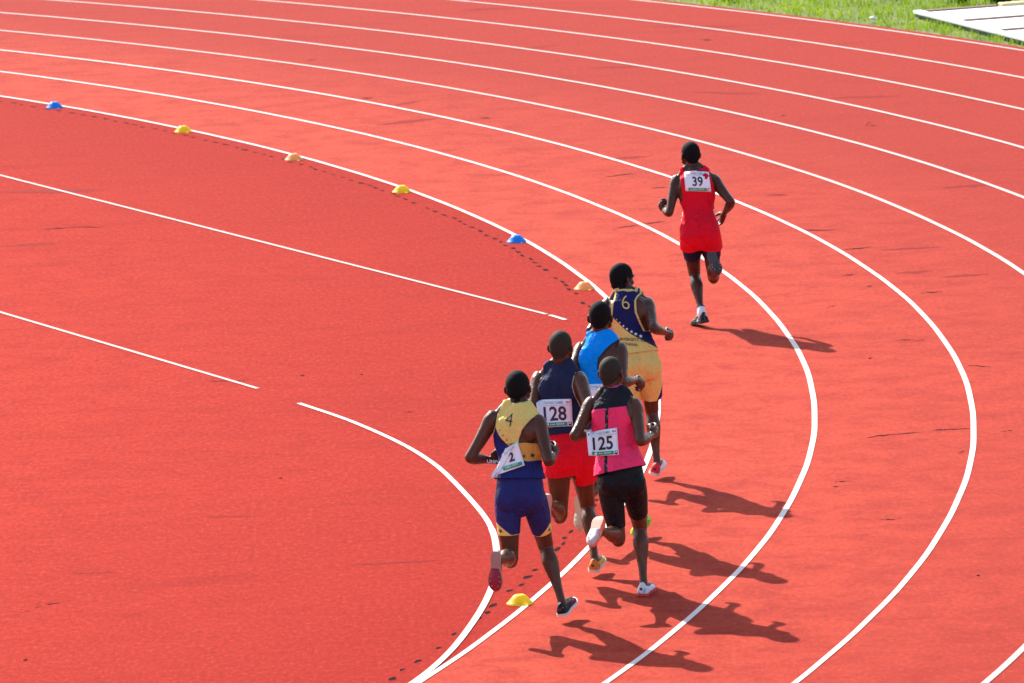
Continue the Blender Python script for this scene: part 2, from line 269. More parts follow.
# ------------------------------------------------------------------ people
def nv(v): v = np.asarray(v, float); return v / (np.linalg.norm(v) + 1e-12)
UP = np.array([0, 0, 1.0])
class Solid:
    def __init__(s): s.V = []; s.F = []; s.n = 0
    def add(s, V, F):
        s.V.append(np.asarray(V, float)); s.F += [tuple(i + s.n for i in f) for f in F]; s.n += len(V)
    def ell(s, c, ax, n=18, m=12):
        """ax: three half axis vectors"""
        c = np.asarray(c, float); ax = np.asarray(ax, float); V = [c + ax[2]]
        for i in range(1, m):
            t = math.pi * i / m
            for k in range(n):
                p = 2 * math.pi * k / n
                V.append(c + ax[0] * math.sin(t) * math.cos(p) + ax[1] * math.sin(t) * math.sin(p) + ax[2] * math.cos(t))
        V.append(c - ax[2]); F = []
        for k in range(n): F.append((0, 1 + k, 1 + (k + 1) % n))
        for i in range(m - 2):
            for k in range(n):
                a, b = 1 + i * n + k, 1 + i * n + (k + 1) % n
                F.append((a, a + n, b + n, b))
        L = len(V) - 1
        for k in range(n): F.append((L, L - n + (k + 1) % n, L - n + k))
        s.add(V, F)
    def tube(s, pts, rad, side, n=20, sub=4, pw=2.0, off=None, cap=0.8):
        P = np.asarray(pts, float); R = np.asarray(rad, float)
        if R.ndim == 1: R = np.stack([R, R], 1)
        S = np.asarray(side, float); S = np.tile(S, (len(P), 1)) if S.ndim == 1 else S
        if sub > 1 and len(P) > 2: P, R, S = catmull(P, sub), np.maximum(catmull(R, sub), 0.002), catmull(S, sub)
        T = np.gradient(P, axis=0)
        if cap:
            a, b = [], []
            for (lst, i, sg) in ((a, 0, -1), (b, len(P) - 1, 1)):
                t = nv(T[i]); h = R[i].mean() * cap
                for ph in (0.35, 0.7, 0.93): lst.append((P[i] + sg * t * h * math.sin(ph * math.pi / 2), R[i] * math.cos(ph * math.pi / 2), S[i], T[i]))
            a = a[::-1]
            P = np.array([x[0] for x in a] + list(P) + [x[0] for x in b]); R = np.array([x[1] for x in a] + list(R) + [x[1] for x in b])
            S = np.array([x[2] for x in a] + list(S) + [x[2] for x in b]); T = np.array([x[3] for x in a] + list(T) + [x[3] for x in b])
        V = []
        for i in range(len(P)):
            t = nv(T[i]); X = nv(S[i] - t * (S[i] @ t)); Y = np.cross(t, X)
            for k in range(n):
                p = 2 * math.pi * k / n; c_, s_ = math.cos(p), math.sin(p)
                e = 2.0 / pw; cx = math.copysign(abs(c_) ** e, c_); sx = math.copysign(abs(s_) ** e, s_)
                V.append(P[i] + X * cx * R[i][0] + Y * sx * R[i][1])
        F = []
        for i in range(len(P) - 1):
            for k in range(n):
                a, b = i * n + k, i * n + (k + 1) % n
                F.append((a, b, b + n, a + n))
        F.append(tuple(range(n))[::-1]); F.append(tuple((len(P) - 1) * n + k for k in range(n)))
        s.add(V, F)
    def remesh(s, voxel, smooth=3, fac=0.5):
        V = np.vstack(s.V); o = link('tmp', mesh('tmp', V, s.F))
        m = o.modifiers.new('r', 'REMESH'); m.mode = 'VOXEL'; m.voxel_size = voxel; m.adaptivity = 0
        if smooth:
            q = o.modifiers.new('s', 'SMOOTH'); q.factor = fac; q.iterations = smooth
        dg = bpy.context.evaluated_depsgraph_get()
        me = bpy.data.meshes.new_from_object(o.evaluated_get(dg))
        me.calc_loop_triangles()
        V = np.empty(len(me.vertices) * 3); me.vertices.foreach_get('co', V); V = V.reshape(-1, 3)
        N = np.empty(len(me.vertices) * 3); me.vertices.foreach_get('normal', N); N = N.reshape(-1, 3)
        T = np.empty(len(me.loop_triangles) * 3, int); me.loop_triangles.foreach_get('vertices', T); T = T.reshape(-1, 3)
        bpy.data.objects.remove(o); bpy.data.meshes.remove(me)
        return V, T, N

def clip(V, T, f, extra=None):
    """keep the part of a triangle mesh where f >= 0, cutting triangles exactly on f = 0"""
    f = np.nan_to_num(np.asarray(f, float), nan=-1.0)
    V = list(V); f = f.tolist(); E = {}; out = []
    ex = [list(e) for e in extra] if extra else []
    def cut(a, b):
        k = (a, b) if a < b else (b, a)
        if k not in E:
            t = f[a] / (f[a] - f[b]); V.append(V[a] * (1 - t) + V[b] * t); f.append(0.0)
            for e in ex: e.append(e[a] * (1 - t) + e[b] * t)
            E[k] = len(V) - 1
        return E[k]
    for t in T:
        a, b, c = (int(q) for q in t); s = (f[a] >= 0) + (f[b] >= 0) + (f[c] >= 0)
        if s == 3: out.append((a, b, c))
        elif s:
            while not ((f[a] >= 0) and (f[c] < 0)): a, b, c = b, c, a
            if f[b] >= 0: x, y = cut(b, c), cut(a, c); out += [(a, b, x), (a, x, y)]
            else: out.append((a, cut(a, b), cut(a, c)))
    V = np.array(V); T = np.array(out, int)
    used = np.unique(T); mp = -np.ones(len(V), int); mp[used] = np.arange(len(used))
    return V[used], mp[T], [np.array(e)[used] for e in ex]

def wrinkle(V, N, amp, sc, seed):
    o = Vector((seed * 7.3, seed * 3.1, 0)); d = np.empty(len(V))
    for i, v in enumerate(V):
        p = Vector((v[0] * sc[0], v[1] * sc[1], v[2] * sc[2])) + o
        d[i] = .55 - 1.6 * abs(noise.noise(p)) + 0.5 * noise.noise(p * 2.1)
    return V + N * (d * amp)[:, None]

def set_attr(me, name, A):
    a = me.attributes.new(name, 'FLOAT_VECTOR', 'POINT'); a.data.foreach_set('vector', np.asarray(A, np.float32).ravel())

class Runner:
    def __init__(s, key, head_yaw=0.0, head_roll=0.0, head_pitch=0.0):
        d = POSE[key]; s.key = key; s.k = d['S'] / 1.72
        s.J = {n: np.array(v) for n, v in d['J'].items()}
        s.loc = (d['o'][0], d['o'][1], 0); s.rot = math.radians(d['rot'])
        J = s.J; s.hip = (J['lhip'] + J['rhip']) / 2; s.U = nv(J['c7'] - s.hip); s.Lt = np.linalg.norm(J['c7'] - s.hip)
        s.Xh = nv(J['rhip'] - J['lhip']); s.Xs = nv(J['rsh'] - J['lsh'])
        cyaw, syaw = math.cos(head_yaw), math.sin(head_yaw)
        f = np.array([syaw, cyaw, 0]); f = nv(f + UP * math.sin(head_pitch) - UP * 0.10); x = nv(np.cross(f, UP)); x = nv(x + UP * math.tan(head_roll)); z = np.cross(x, f)
        s.HX, s.HY, s.HZ = x, f, z
    # torso frame at fraction t up the spine
    def frame(s, t):
        X = nv(s.Xh * (1 - min(max(t, 0), 1)) + s.Xs * min(max(t, 0), 1)); X = nv(X - s.U * (X @ s.U)); Y = np.cross(s.U, X)
        return X, Y
    def ax(s, t): return s.hip + s.U * s.Lt * t
    def tor(s, u, t, w):
        X, Y = s.frame(t); return s.ax(t) + X * u + Y * w
    def coords(s, V):
        """(u sideways, v metres up the spine from the hips, w forwards)"""
        R = V - s.hip; v = R @ s.U; t = np.clip(v / s.Lt, 0, 1)[:, None]
        X = s.Xh * (1 - t) + s.Xs * t; X = X / np.linalg.norm(X, axis=1)[:, None]; X = X - (X @ s.U)[:, None] * s.U; X = X / np.linalg.norm(X, axis=1)[:, None]
        Y = np.cross(np.tile(s.U, (len(V), 1)), X)
        return np.stack([(R * X).sum(1), v, (R * Y).sum(1)], 1)
    TORSO = [(-.20, .05, .06, 0), (-.10, .118, .088, -.006), (.0, .150, .106, -.012), (.12, .150, .104, -.010), (.25, .136, .094, .0), (.40, .126, .088, .008),
             (.55, .138, .098, .012), (.70, .150, .107, .010), (.82, .152, .104, .004), (.91, .134, .086, -.002), (.97, .092, .066, -.004), (1.03, .06, .056, 0)]
    def torso(s, S, g=0.0, rows=None, lo=-1):
        k = s.k; rows = [r for r in (rows or s.TORSO) if r[0] >= lo]
        pts = [s.tor(0, t, wo * k) for t, a, b, wo in rows]
        S.tube(pts, [(a * k + g, b * k + g) for t, a, b, wo in rows], [s.frame(t)[0] for t, *_ in rows], n=32, pw=2.35, cap=0.5)
    def upper(s, S, g=0.0):
        J, k = s.J, s.k
        nb = J['c7'] + nv(J['head'] - J['c7']) * .055 * k
        for q, sg in (('l', -1), ('r', 1)):
            sh = J[q + 'sh']; ins = sh + (s.ax(.86) - sh) * .22
            S.tube([nb + s.Xs * sg * .022 * k, (nb + sh) / 2 + UP * .012 * k, ins + UP * .022 * k], [.040 * k + g, .040 * k + g, .036 * k + g], s.HY, sub=3)
            S.tube([s.tor(sg * .06 * k, .84, .02 * k), ins], [(.07 * k + g, .075 * k + g), (.046 * k + g, .056 * k + g)], UP, sub=1)
            c = s.tor(sg * .080 * k, .76, -.078 * k); X, Y = s.frame(.76)
            S.ell(c, [X * (.062 * k + g), s.U * (.085 * k + g), Y * (.030 * k + g)])
            S.tube([s.tor(sg * .118 * k, .76, -.02 * k), s.tor(sg * .112 * k, .6, -.015 * k), s.tor(sg * .085 * k, .42, -.02 * k)], [.046 * k + g, .046 * k + g, .038 * k + g], s.frame(.6)[1], sub=3)
    def seat(s, S, g=0.0, gl=1.0):
        J, k = s.J, s.k; X, Y = s.frame(0)
        for q, sg in (('l', -1), ('r', 1)):
            h = J[q + 'hip']; S.ell(h - Y * .050 * k * gl - s.U * .018 * k + X * sg * -.004, [X * (.078 * k + g), Y * (.074 * k + g), s.U * (.092 * k + g)])
    def thigh(s, S, q, g=0.0, upto=1.0, flare=0.0):
        J, k = s.J, s.k; h, kn = J[q + 'hip'], J[q + 'kn']; d = kn - h
        fr = [-.04, .12, .3, .5, .72, .9, 1.0]; rr = [(.074, .084), (.079, .088), (.079, .086), (.072, .079), (.062, .066), (.055, .058), (.053, .056)]
        pts, rad = [], []
        for f, (a, b) in zip(fr, rr):
            if f > upto + .15: break
            pts.append(h + d * f); e = g + flare * max(0, f); rad.append((a * k + e, b * k + e))
        S.tube(pts, rad, s.Xh, n=24, sub=4)
    def shank(s, S, q, g=0.0):
        J, k = s.J, s.k; kn, an, h = J[q + 'kn'], J[q + 'an'], J[q + 'hip']; d = an - kn; a = nv(d)
        b = nv(h - kn) * 1.0 - np.array([0, 1, 0]) * .35; b = nv(b - a * (b @ a))
        fr = [(0, .050, .052, 0), (.12, .047, .050, .004), (.28, .055, .059, .014), (.42, .049, .052, .012), (.62, .035, .037, .004), (.82, .0275, .032, .002), (1.0, .029, .034, .0)]
        S.tube([kn + d * f + b * o * k for f, _, _, o in fr], [(x * k + g, y * k + g) for _, x, y, _ in fr], np.cross(a, b), n=24, sub=4)
        S.ell(kn - b * .012 * k, [np.cross(a, b) * .046 * k, a * .058 * k, b * .047 * k])
    def foot(s, S, q):
        he, to, an = (s.J[q + x] for x in ('he', 'to', 'an')); f = nv(to - he); u = nv((an - he) - f * ((an - he) @ f))
        S.tube([he + u * .035 + f * .01, he + u * .04 + f * .09, he + u * .03 + f * .16, to + u * .02 - f * .03], [.019, .026, .024, .014], np.cross(f, u), sub=2)
        S.tube([an, an * .5 + (he + u * .035 + f * .02) * .5, he + u * .035 + f * .02], [.030 * s.k, .026, .019], f, sub=2)
    def arm(s, S, q):
        J, k = s.J, s.k; sh, el, wr = J[q + 'sh'], J[q + 'el'], J[q + 'wr']; sg = -1 if q == 'l' else 1
        a = nv(el - sh); d = nv(wr - el); pl = np.cross(a, d); pl = nv(pl) if np.linalg.norm(pl) > .05 else s.Xs
        front = nv(np.cross(pl, a))
        if front @ d < 0: front = -front
        L = el - sh
        fr = [(-.02, .049, .052, 0), (.12, .054, .057, 0), (.30, .048, .052, .003), (.52, .043, .047, .004), (.75, .038, .040, .001), (1, .036, .038, -.003)]
        S.tube([sh + L * f + front * o * k for f, _, _, o in fr], [(x * k, y * k) for _, x, y, _ in fr], pl, n=22, sub=4)
        L = wr - el
        fr = [(0, .036, .037), (.2, .040, .042), (.4, .037, .039), (.7, .029, .030), (.92, .025, .023), (1.05, .027, .021)]
        S.tube([el + L * f for f, *_ in fr], [(x * k, y * k) for _, x, y in fr], pl, n=20, sub=4)
        s.hand(S, q, sg)
    def hand(s, S, q, sg):
        J, k = s.J, s.k * 1.04; wr, ha = J[q + 'wr'], J[q + 'ha']; d = nv(ha - wr)
        tv = nv(UP - d * (UP @ d) + np.array([0, .25, 0])); tv = nv(tv - d * (tv @ d))     # towards the thumb
        n = np.cross(d, tv); inward = np.array([-sg, 0.0, 0])
        if n @ inward < 0: n = -n
        S.ell(wr + d * .048 * k, [d * .054 * k, tv * .040 * k, n * .019 * k])
        S.tube([wr - d * .01, wr + d * .03 * k], [.023 * k, .027 * k], tv, sub=1)
        for i, (ln, rr) in enumerate(((.043, .0098), (.047, .0102), (.044, .0098), (.036, .0088))):
            p = wr + d * (.086 - .004 * abs(i - 1)) * k + tv * (.031 - .0205 * i) * k + n * .002
            ang = [.55, 1.65, 2.75][:]; ang = [x + .10 * i for x in ang]
            pts = [p - d * .02 * k, p]; cur = p
            for a_, f_ in zip(ang, (1.0, .62, .5)):
                cur = cur + (d * math.cos(a_) + n * math.sin(a_)) * ln * f_ * k; pts.append(cur)
            S.tube(pts, [rr * k] * 3 + [rr * .92 * k, rr * .8 * k], tv, n=10, sub=2, cap=1.0)
        b0 = wr + d * .022 * k + tv * .030 * k + n * .008
        b1 = b0 + (d * .7 + tv * .45 + n * .45) * .036 * k; b2 = b1 + (d * .75 - tv * .1 + n * .75) * .030 * k; b3 = b2 + (d * .35 - tv * .35 + n * .7) * .022 * k
        S.tube([b0, b1, b2, b3], [.015 * k, .0125 * k, .011 * k, .0085 * k], n, n=10, sub=2, cap=1.0)
    def H(s, x, y, z): return s.J['head'] + (s.HX * x + s.HY * y + s.HZ * z) * s.k
    def head(s, S):
        k = s.k; X, Y, Z, H = s.HX * k, s.HY * k, s.HZ * k, s.H
        S.ell(H(0, -.012, .022), [X * .0745, Y * .094, Z * .089], 24, 16)
        S.ell(H(0, -.038, -.012), [X * .066, Y * .062, Z * .060])
        S.ell(H(0, .038, -.028), [X * .061, Y * .060, Z * .078], 20, 14)
        S.ell(H(0, .046, -.078), [X * .047, Y * .047, Z * .040]); S.ell(H(0, .078, -.096), [X * .021, Y * .018, Z * .017])
        S.tube([H(-.052, .03, -.06), H(-.06, .0, -.035)], [.022 * k, .018 * k], Z, sub=1); S.tube([H(.052, .03, -.06), H(.06, .0, -.035)], [.022 * k, .018 * k], Z, sub=1)
        S.tube([H(0, .090, .006), H(0, .104, -.020), H(0, .112, -.038)], [.0095 * k, .0115 * k, .0145 * k], X, n=12, sub=2)
        for sg in (-1, 1):
            S.ell(H(sg * .014, .102, -.041), [X * .0125, Y * .012, Z * .009], 10, 8)
            S.tube([H(sg * .012, .091, .018), H(sg * .034, .083, .022), H(sg * .052, .062, .012)], [.011 * k, .012 * k, .010 * k], Z, n=10, sub=2)
            S.ell(H(sg * .048, .058, -.032), [X * .020, Y * .022, Z * .018], 12, 8)
            e = H(sg * .0815, -.010, -.012); o = nv(s.HX * sg * .62 - s.HY * .78)
            S.ell(e, [o * .018 * k, Z * .031 + Y * -.005, nv(np.cross(o, Z)) * .0075 * k], 14, 10)
            S.ell(H(sg * .076, .004, -.036), [X * .007, Y * .008, Z * .010], 10, 8)
        S.tube([H(-.024, .088, -.063), H(0, .099, -.061), H(.024, .088, -.063)], [.006 * k, .0085 * k, .006 * k], Z, n=10, sub=3)
        S.tube([H(-.022, .086, -.073), H(0, .096, -.074), H(.022, .086, -.073)], [.006 * k, .009 * k, .006 * k], Z, n=10, sub=3)
        J = s.J; S.tube([J['c7'] - s.U * .06 * k + s.HY * .015 * k, J['c7'] + s.HY * .022 * k, H(0, -.010, -.075), H(0, -.012, -.02)], [.066 * k, .057 * k, .0535 * k, .058 * k], s.HX, n=22, sub=4)
        S.tube([H(0, -.052, -.03), H(0, -.040, -.075), J['c7'] + nv(J['head'] - J['c7']) * .03 * k - s.HY * .004 * k], [(.046 * k, .036 * k), (.044 * k, .034 * k), (.05 * k, .034 * k)], s.HX, n=18, sub=3)
    def body(s, name, skin):
        S = Solid(); s.torso(S); s.upper(S); s.seat(S); s.head(S)
        for q in 'lr': s.thigh(S, q); s.shank(S, q); s.foot(S, q); s.arm(S, q)
        V, T, N = S.remesh(0.0052, 3)
        # eye sockets, then the eyeballs
        for sg in (-1, 1):
            c = s.H(sg * .031, .088, -.004); d2 = ((V - c) ** 2).sum(1); V = V - s.HY * (np.exp(-d2 / (2 * .011 ** 2)) * .010)[:, None]
        nb = len(V); F = [tuple(t) for t in T]; mi = [0] * len(F)
        E = Solid()
        for sg in (-1, 1): E.ell(s.H(sg * .031, .0745, -.004), [s.HX * .0125, s.HZ * .0125, s.HY * .0125], 14, 10)
        EV = np.vstack(E.V); F += [tuple(i + nb for i in f) for f in E.F]
        iris = [s.H(sg * .031, .087, -.004) for sg in (-1, 1)]
        for f in E.F:
            c = EV[list(f)].mean(0); mi.append(2 if min(np.linalg.norm(c - i) for i in iris) < .0065 else 1)
        me = mesh(name, np.vstack([V, EV]), F)
        o = link(name, me, [skin, MAT['eye_white'], MAT['iris']], None, True); me.polygons.foreach_set('material_index', mi)
        o.location = s.loc; o.rotation_euler = (0, 0, s.rot); s.o = o; s.V, s.T = V, T
        return o
    def child(s, name, V, T, mat, gc=None, solid=0.0, parent=None, edge=None):
        me = mesh(name, V, T)
        if gc is not None: set_attr(me, 'gc', gc)
        if edge is not None: set_attr(me, 'ed', edge)
        o = link(name, me, mat, parent or s.o, True)
        if solid:
            m = o.modifiers.new('thickness', 'SOLIDIFY'); m.thickness = solid; m.offset = -1
        return o
    def hair(s, mat, low=0.0, thick=.006):
        S = Solid(); k = s.k; X, Y, Z, H = s.HX * k, s.HY * k, s.HZ * k, s.H; g = 1 + thick / .085
        S.ell(H(0, -.012, .022), [X * .0745 * g, Y * .094 * g, Z * .089 * g], 28, 20); S.ell(H(0, -.038, -.012), [X * .066 * g, Y * .062 * g, Z * .060 * g]); J = s.J
        S.tube([H(0, -.052, -.03), H(0, -.040, -.075), J['c7'] + nv(J['head'] - J['c7']) * .03 * k - s.HY * .004 * k], [((.046 + thick) * k, (.036 + thick) * k), ((.044 + thick) * k, (.034 + thick) * k), ((.05 + thick) * k, (.034 + thick) * k)], s.HX, n=18, sub=3)
        V, T, N = S.remesh(0.005, 3); R = V - s.J['head']; y = R @ s.HY / k; z = R @ s.HZ / k; x = np.abs(R @ s.HX) / k
        line = np.interp(y, [-.12, -.06, -.03, .0, .03, .055, .075, .1], np.array([-.070, -.066, -.046, -.004, .006, .022, .050, .055]) + low)
        line = line - .012 * np.clip(1 - (x / .05) ** 2, 0, 1) * (y < -.02); line = line + np.array([.005 * noise.noise(Vector(v * 90)) for v in V])
        V = wrinkle(V, N, .0012, (140, 140, 140), 2)
        V, T, _ = clip(V, T, z - line)
        return s.child('hair', V, T, mat, solid=.004)
    # ---- clothes
    def singlet(s, name, mat, hem, arms, g=.010, neck=.083, rows=None, wr=.006, hem_tilt=0.0, seed=1, neck_low=0.0, loose=0.0):
        """arms: rows (v, left edge u, right edge u) from the armpit upwards"""
        S = Solid(); k = s.k
        base = [(t, a + (.010 + loose) * max(0, 1 - max(t, 0) / .5), b + (.012 + loose) * max(0, 1 - max(t, 0) / .5), w) for t, a, b, w in s.TORSO]
        s.torso(S, g, base, -.11); s.upper(S, g * .8); s.seat(S, g + .006)
        V, T, N = S.remesh(0.0075, 6)
        C = s.coords(V)
        V = wrinkle(V, N, wr, (9, 9, 3.5), seed); V = wrinkle(V, N, wr * .5, (5, 5, 22), seed + 5)
        C = s.coords(V)
        A = np.array(arms); va = A[0, 0]
        uL = np.interp(C[:, 1], A[:, 0], A[:, 1]); uR = np.interp(C[:, 1], A[:, 0], A[:, 2])
        fa = np.minimum(C[:, 0] - uL, uR - C[:, 0])
        low = C[:, 1] - va
        fa = np.where(low < 0, np.maximum(fa, 0.0) + -low, np.where(fa < 0, np.maximum(fa, -low), fa))
        fa = np.where(low < 0, -low + np.maximum(np.minimum(.2 - np.abs(C[:, 0]), .1), 0), fa)
        nb = s.J['c7'] + s.U * .012 * k + s.HY * .02 * k; ax = nv(s.J['head'] - s.J['c7'])
        R = V - nb; h = R @ s.U; rad = np.linalg.norm(R - h[:, None] * s.U, axis=1)
        fn = np.maximum(rad - neck * k, -(h + .055 - neck_low + np.clip((R @ s.frame(1)[1]), 0, 1) * .55)); fn = np.where(h > .045, np.minimum(fn, .045 - h), fn)
        fh = C[:, 1] - hem - C[:, 0] * hem_tilt
        ed = np.minimum(fa, fn)
        f = np.minimum(np.minimum(fa, fn), fh)
        V2, T2, (C2x, C2y, C2z, e2, h2) = clip(V, T, f, [C[:, 0], C[:, 1], C[:, 2], ed, fh])
        o = s.child(name, V2, T2, mat, np.stack([C2x, C2y, C2z], 1), .004, edge=np.stack([e2, h2, h2 * 0], 1))
        s.bv = BVHTree.FromPolygons([tuple(v) for v in V2], [tuple(int(i) for i in t) for t in T2])
        s.vest = o
        return o
    def shorts(s, name, mat, frac, g, waist, flare=0.0, hem_in=0.0, wr=.0, seed=3, solid=.003, gl=1.0):
        S = Solid(); s.torso(S, g, [r for r in s.TORSO if r[0] <= .45]); s.seat(S, g, gl)
        for q in 'lr': s.thigh(S, q, g, max(frac.values()) + .25, flare)
        V, T, N = S.remesh(0.0075, 5)
        if wr: V = wrinkle(V, N, wr, (11, 11, 4), seed)
        J = s.J; along, lat, fr, ds = [], [], [], []
        for q, sg in (('l', -1), ('r', 1)):
            h, kn = J[q + 'hip'], J[q + 'kn']; d = nv(kn - h); L = np.linalg.norm(kn - h); R = V - h; t = R @ d
            P = R - np.clip(t, 0, L)[:, None] * d; ds.append(np.linalg.norm(P, axis=1)); along.append(t); lat.append((R - t[:, None] * d) @ s.Xh * sg); fr.append(frac[q] * L)
        own = np.where((V - s.hip) @ s.Xh < 0, 0, 1); far = np.abs(ds[0] - ds[1]) > .03; own = np.where(far, (ds[0] > ds[1]).astype(int), own)
        ix = np.arange(len(V)); al = np.array(along).T[ix, own]; la = np.array(lat).T[ix, own]; hm = np.array(fr)[own]
        fhem = hm - al + hem_in * la
        C = s.coords(V); f = np.minimum(fhem, waist - C[:, 1])
        V2, T2, E = clip(V, T, f, [al, la, fhem, C[:, 0], C[:, 1], C[:, 2]])
        return s.child(name, V2, T2, mat, np.stack(E[:3], 1), solid, edge=np.stack(E[3:], 1))
    def shoe(s, q, upper, sole, plate=None, plate_at=(.52, 1.0), sock=None, slim=1.0):
        he, to, an = (s.J[q + x] for x in ('he', 'to', 'an')); f = nv(to - he); u = nv((an - he) - f * ((an - he) @ f)); x = np.cross(f, u)
        L = np.linalg.norm(to - he) + .012; b = he - u * .012 - f * .004
        prof = [(0, .018, .052), (.035, .029, .082), (.13, .037, .094), (.26, .036, .088), (.40, .031, .070), (.57, .038, .058), (.74, .044, .047), (.86, .039, .037), (.95, .027, .028), (1.0, .010, .018)]
        prof = [(t_, w_ * (slim if t_ < .5 else 1), h_) for t_, w_, h_ in prof]; sc = 1.06; n = 18; V, F = [], []
        for (t, w, h) in prof:
            for k in range(n):
                p = 2 * math.pi * k / n; cx, sy = math.cos(p), math.sin(p)
                yy = .010 if sy < 0 else .010 + (h - .010) * (abs(sy) ** .8)
                xx = w * math.copysign(abs(cx) ** .75, cx) * (1 if sy < 0 else 1 - .45 * abs(sy) ** 2)
                V.append(b + f * t * L + x * xx * sc + u * (yy if sy >= 0 else .010 - .004 * abs(sy)))
        for i in range(len(prof) - 1):
            for k in range(n): F.append((i * n + k, i * n + (k + 1) % n, (i + 1) * n + (k + 1) % n, (i + 1) * n + k))
        F += [tuple(range(n))[::-1], tuple((len(prof) - 1) * n + k for k in range(n))]
        gc = [(((p - b) @ f) / L, (p - b) @ x, (p - b) @ u) for p in V]
        o = s.child('shoe', V, F, upper, gc); m = o.modifiers.new('sub', 'SUBSURF'); m.levels = m.render_levels = 1
        def slab(name, t0, t1, z0, z1, grow, mat):
            V, F, N = [], [], 14
            ts = np.linspace(t0, t1, N); P = np.array(prof)
            ring = [(t, 1) for t in ts] + [(t, -1) for t in ts[::-1]]
            for z in (z0, z1):
                for t, sg in ring:
                    w = np.interp(t, P[:, 0], P[:, 1]) * sc + grow; V.append(b + f * t * L + x * w * sg + u * (z + .010 * max(0, (t - .8) / .2) ** 2 + .006 * max(0, (.1 - t) / .1)))
            m_ = len(ring)
            for k in range(m_): F.append((k, (k + 1) % m_, (k + 1) % m_ + m_, k + m_))
            for lay, rev in ((0, True), (m_, False)):
                for k in range(N - 1):
                    a, c_ = k, m_ - 1 - k; fq = (a + lay, a + 1 + lay, c_ - 1 + lay, c_ + lay); F.append(fq if not rev else fq[::-1])
            return s.child(name, V, F, mat, parent=o)
        sl = slab('sole', 0.0, 1.0, -.006, .014, .003, sole)
        for p in sl.data.polygons: p.use_smooth = False
        if plate is not None:
            pl = slab('sole_plate', plate_at[0], plate_at[1], -.0085, -.004, -.001, plate)
            S = Solid()
            for (t, xo) in ((.62, -.028), (.62, .028), (.74, -.033), (.74, .033), (.86, -.022), (.86, .022)):
                c = b + f * t * L + x * xo - u * .010; S = Solid(); S.ell(c, [f * .004, x * .004, u * .006], 8, 6); s.child('spike', np.vstack(S.V), S.F, MAT['spike'], parent=o)
        for t in (.34, .42, .50, .58):
            S = Solid()
            w = np.interp(t, [p[0] for p in prof], [p[1] for p in prof]) * .55; h = np.interp(t, [p[0] for p in prof], [p[2] for p in prof])
            S.tube([b + f * t * L - x * w + u * (h - .006), b + f * (t + .01) * L + u * (h + .003), b + f * t * L + x * w + u * (h - .006)], [.003] * 3, u, n=6, sub=2)
            s.child('lace', np.vstack(S.V), S.F, MAT['lace'], parent=o)
        if sock:
            S = Solid(); d = s.J[q + 'kn'] - an; S.tube([an - u * .03, an, an + d * .10, an + d * .165], [(.036 * s.k, .043 * s.k), (.037 * s.k, .043 * s.k), (.036 * s.k, .040 * s.k), (.037 * s.k, .041 * s.k)], x, sub=3, cap=0.2)
            V = np.vstack(S.V); gc = [((p - an) @ nv(d), 0, 0) for p in V]; s.child('sock', V, S.F, sock, gc)
        return o
    # ---- flat things that lie on the back of the garment
    def project(s, uv, lift, bv=None):
        out = []; bv = bv or s.bv
        for u, v in uv:
            t = v / s.Lt; X, Y = s.frame(t); p = s.ax(t) + X * u - Y * .5
            hit = bv.ray_cast(Vector(p), Vector(Y)); q = np.array(hit[0]) if hit[0] else self_miss(s, bv, p, Y) if bv is not s.bv else s.ax(t) + X * u - Y * .12
            out.append(q - Y * lift)
        return np.array(out)
    def sheet(s, name, quad, mat, lift, n=10, m=7, parent=None, flutter=0.0, solid=.0015, bv=None):
        """quad: four (u, v) corners from lower left, anticlockwise as seen from behind"""
        Q = np.array(quad, float); uv, st = [], []
        for j in range(m + 1):
            for i in range(n + 1):
                a, b = i / n, j / m; uv.append((Q[0] * (1 - a) + Q[1] * a) * (1 - b) + (Q[3] * (1 - a) + Q[2] * a) * b); st.append((a, b, 0))
        P = s.project(uv, lift, bv).reshape(m + 1, n + 1, 3)
        for _ in range(0 if bv else 3):                        # paper does not follow every fold
            P[1:-1, 1:-1] = (P[1:-1, 1:-1] * 2 + P[:-2, 1:-1] + P[2:, 1:-1] + P[1:-1, :-2] + P[1:-1, 2:]) / 6
        if flutter:
            Y = s.frame(.4)[1]
            for j in range(m + 1):
                for i in range(n + 1): P[j, i] -= Y * flutter * (0.5 + .5 * math.sin(i * .9 + j * 1.3)) 
        V = P.reshape(-1, 3); F = [(j * (n + 1) + i, j * (n + 1) + i + 1, (j + 1) * (n + 1) + i + 1, (j + 1) * (n + 1) + i) for j in range(m) for i in range(n)]
        s.last = BVHTree.FromPolygons([tuple(v) for v in V], F)
        return s.child(name, V, F, mat, st, solid, parent)
    def lettering(s, name, text, quad, mat, lift, parent=None, bold=.0, bv=None, fine=0):
        V, F = text_mesh(text, bold)
        for _ in range(fine): V, F = split4(V, F)
        lo, hi = V.min(0), V.max(0); st = (V - lo) / (hi - lo); Q = np.array(quad, float)
        uv = [(Q[0] * (1 - a) + Q[1] * a) * (1 - b) + (Q[3] * (1 - a) + Q[2] * a) * b for a, b in st]
        return s.child(name, s.project(uv, lift, bv), F, mat, parent=parent or s.vest)
    def shapes(s, name, polys, mat, lift, parent=None, bv=None):
        V, F = [], []
        for poly in polys:
            c = np.mean(poly, 0); b = len(V); V.append(tuple(c)); V += [tuple(p) for p in poly]; n = len(poly)
            F += [(b, b + 1 + i, b + 1 + (i + 1) % n) for i in range(n)]
        return s.child(name, s.project(V, lift, bv), F, mat, parent=parent or s.vest)

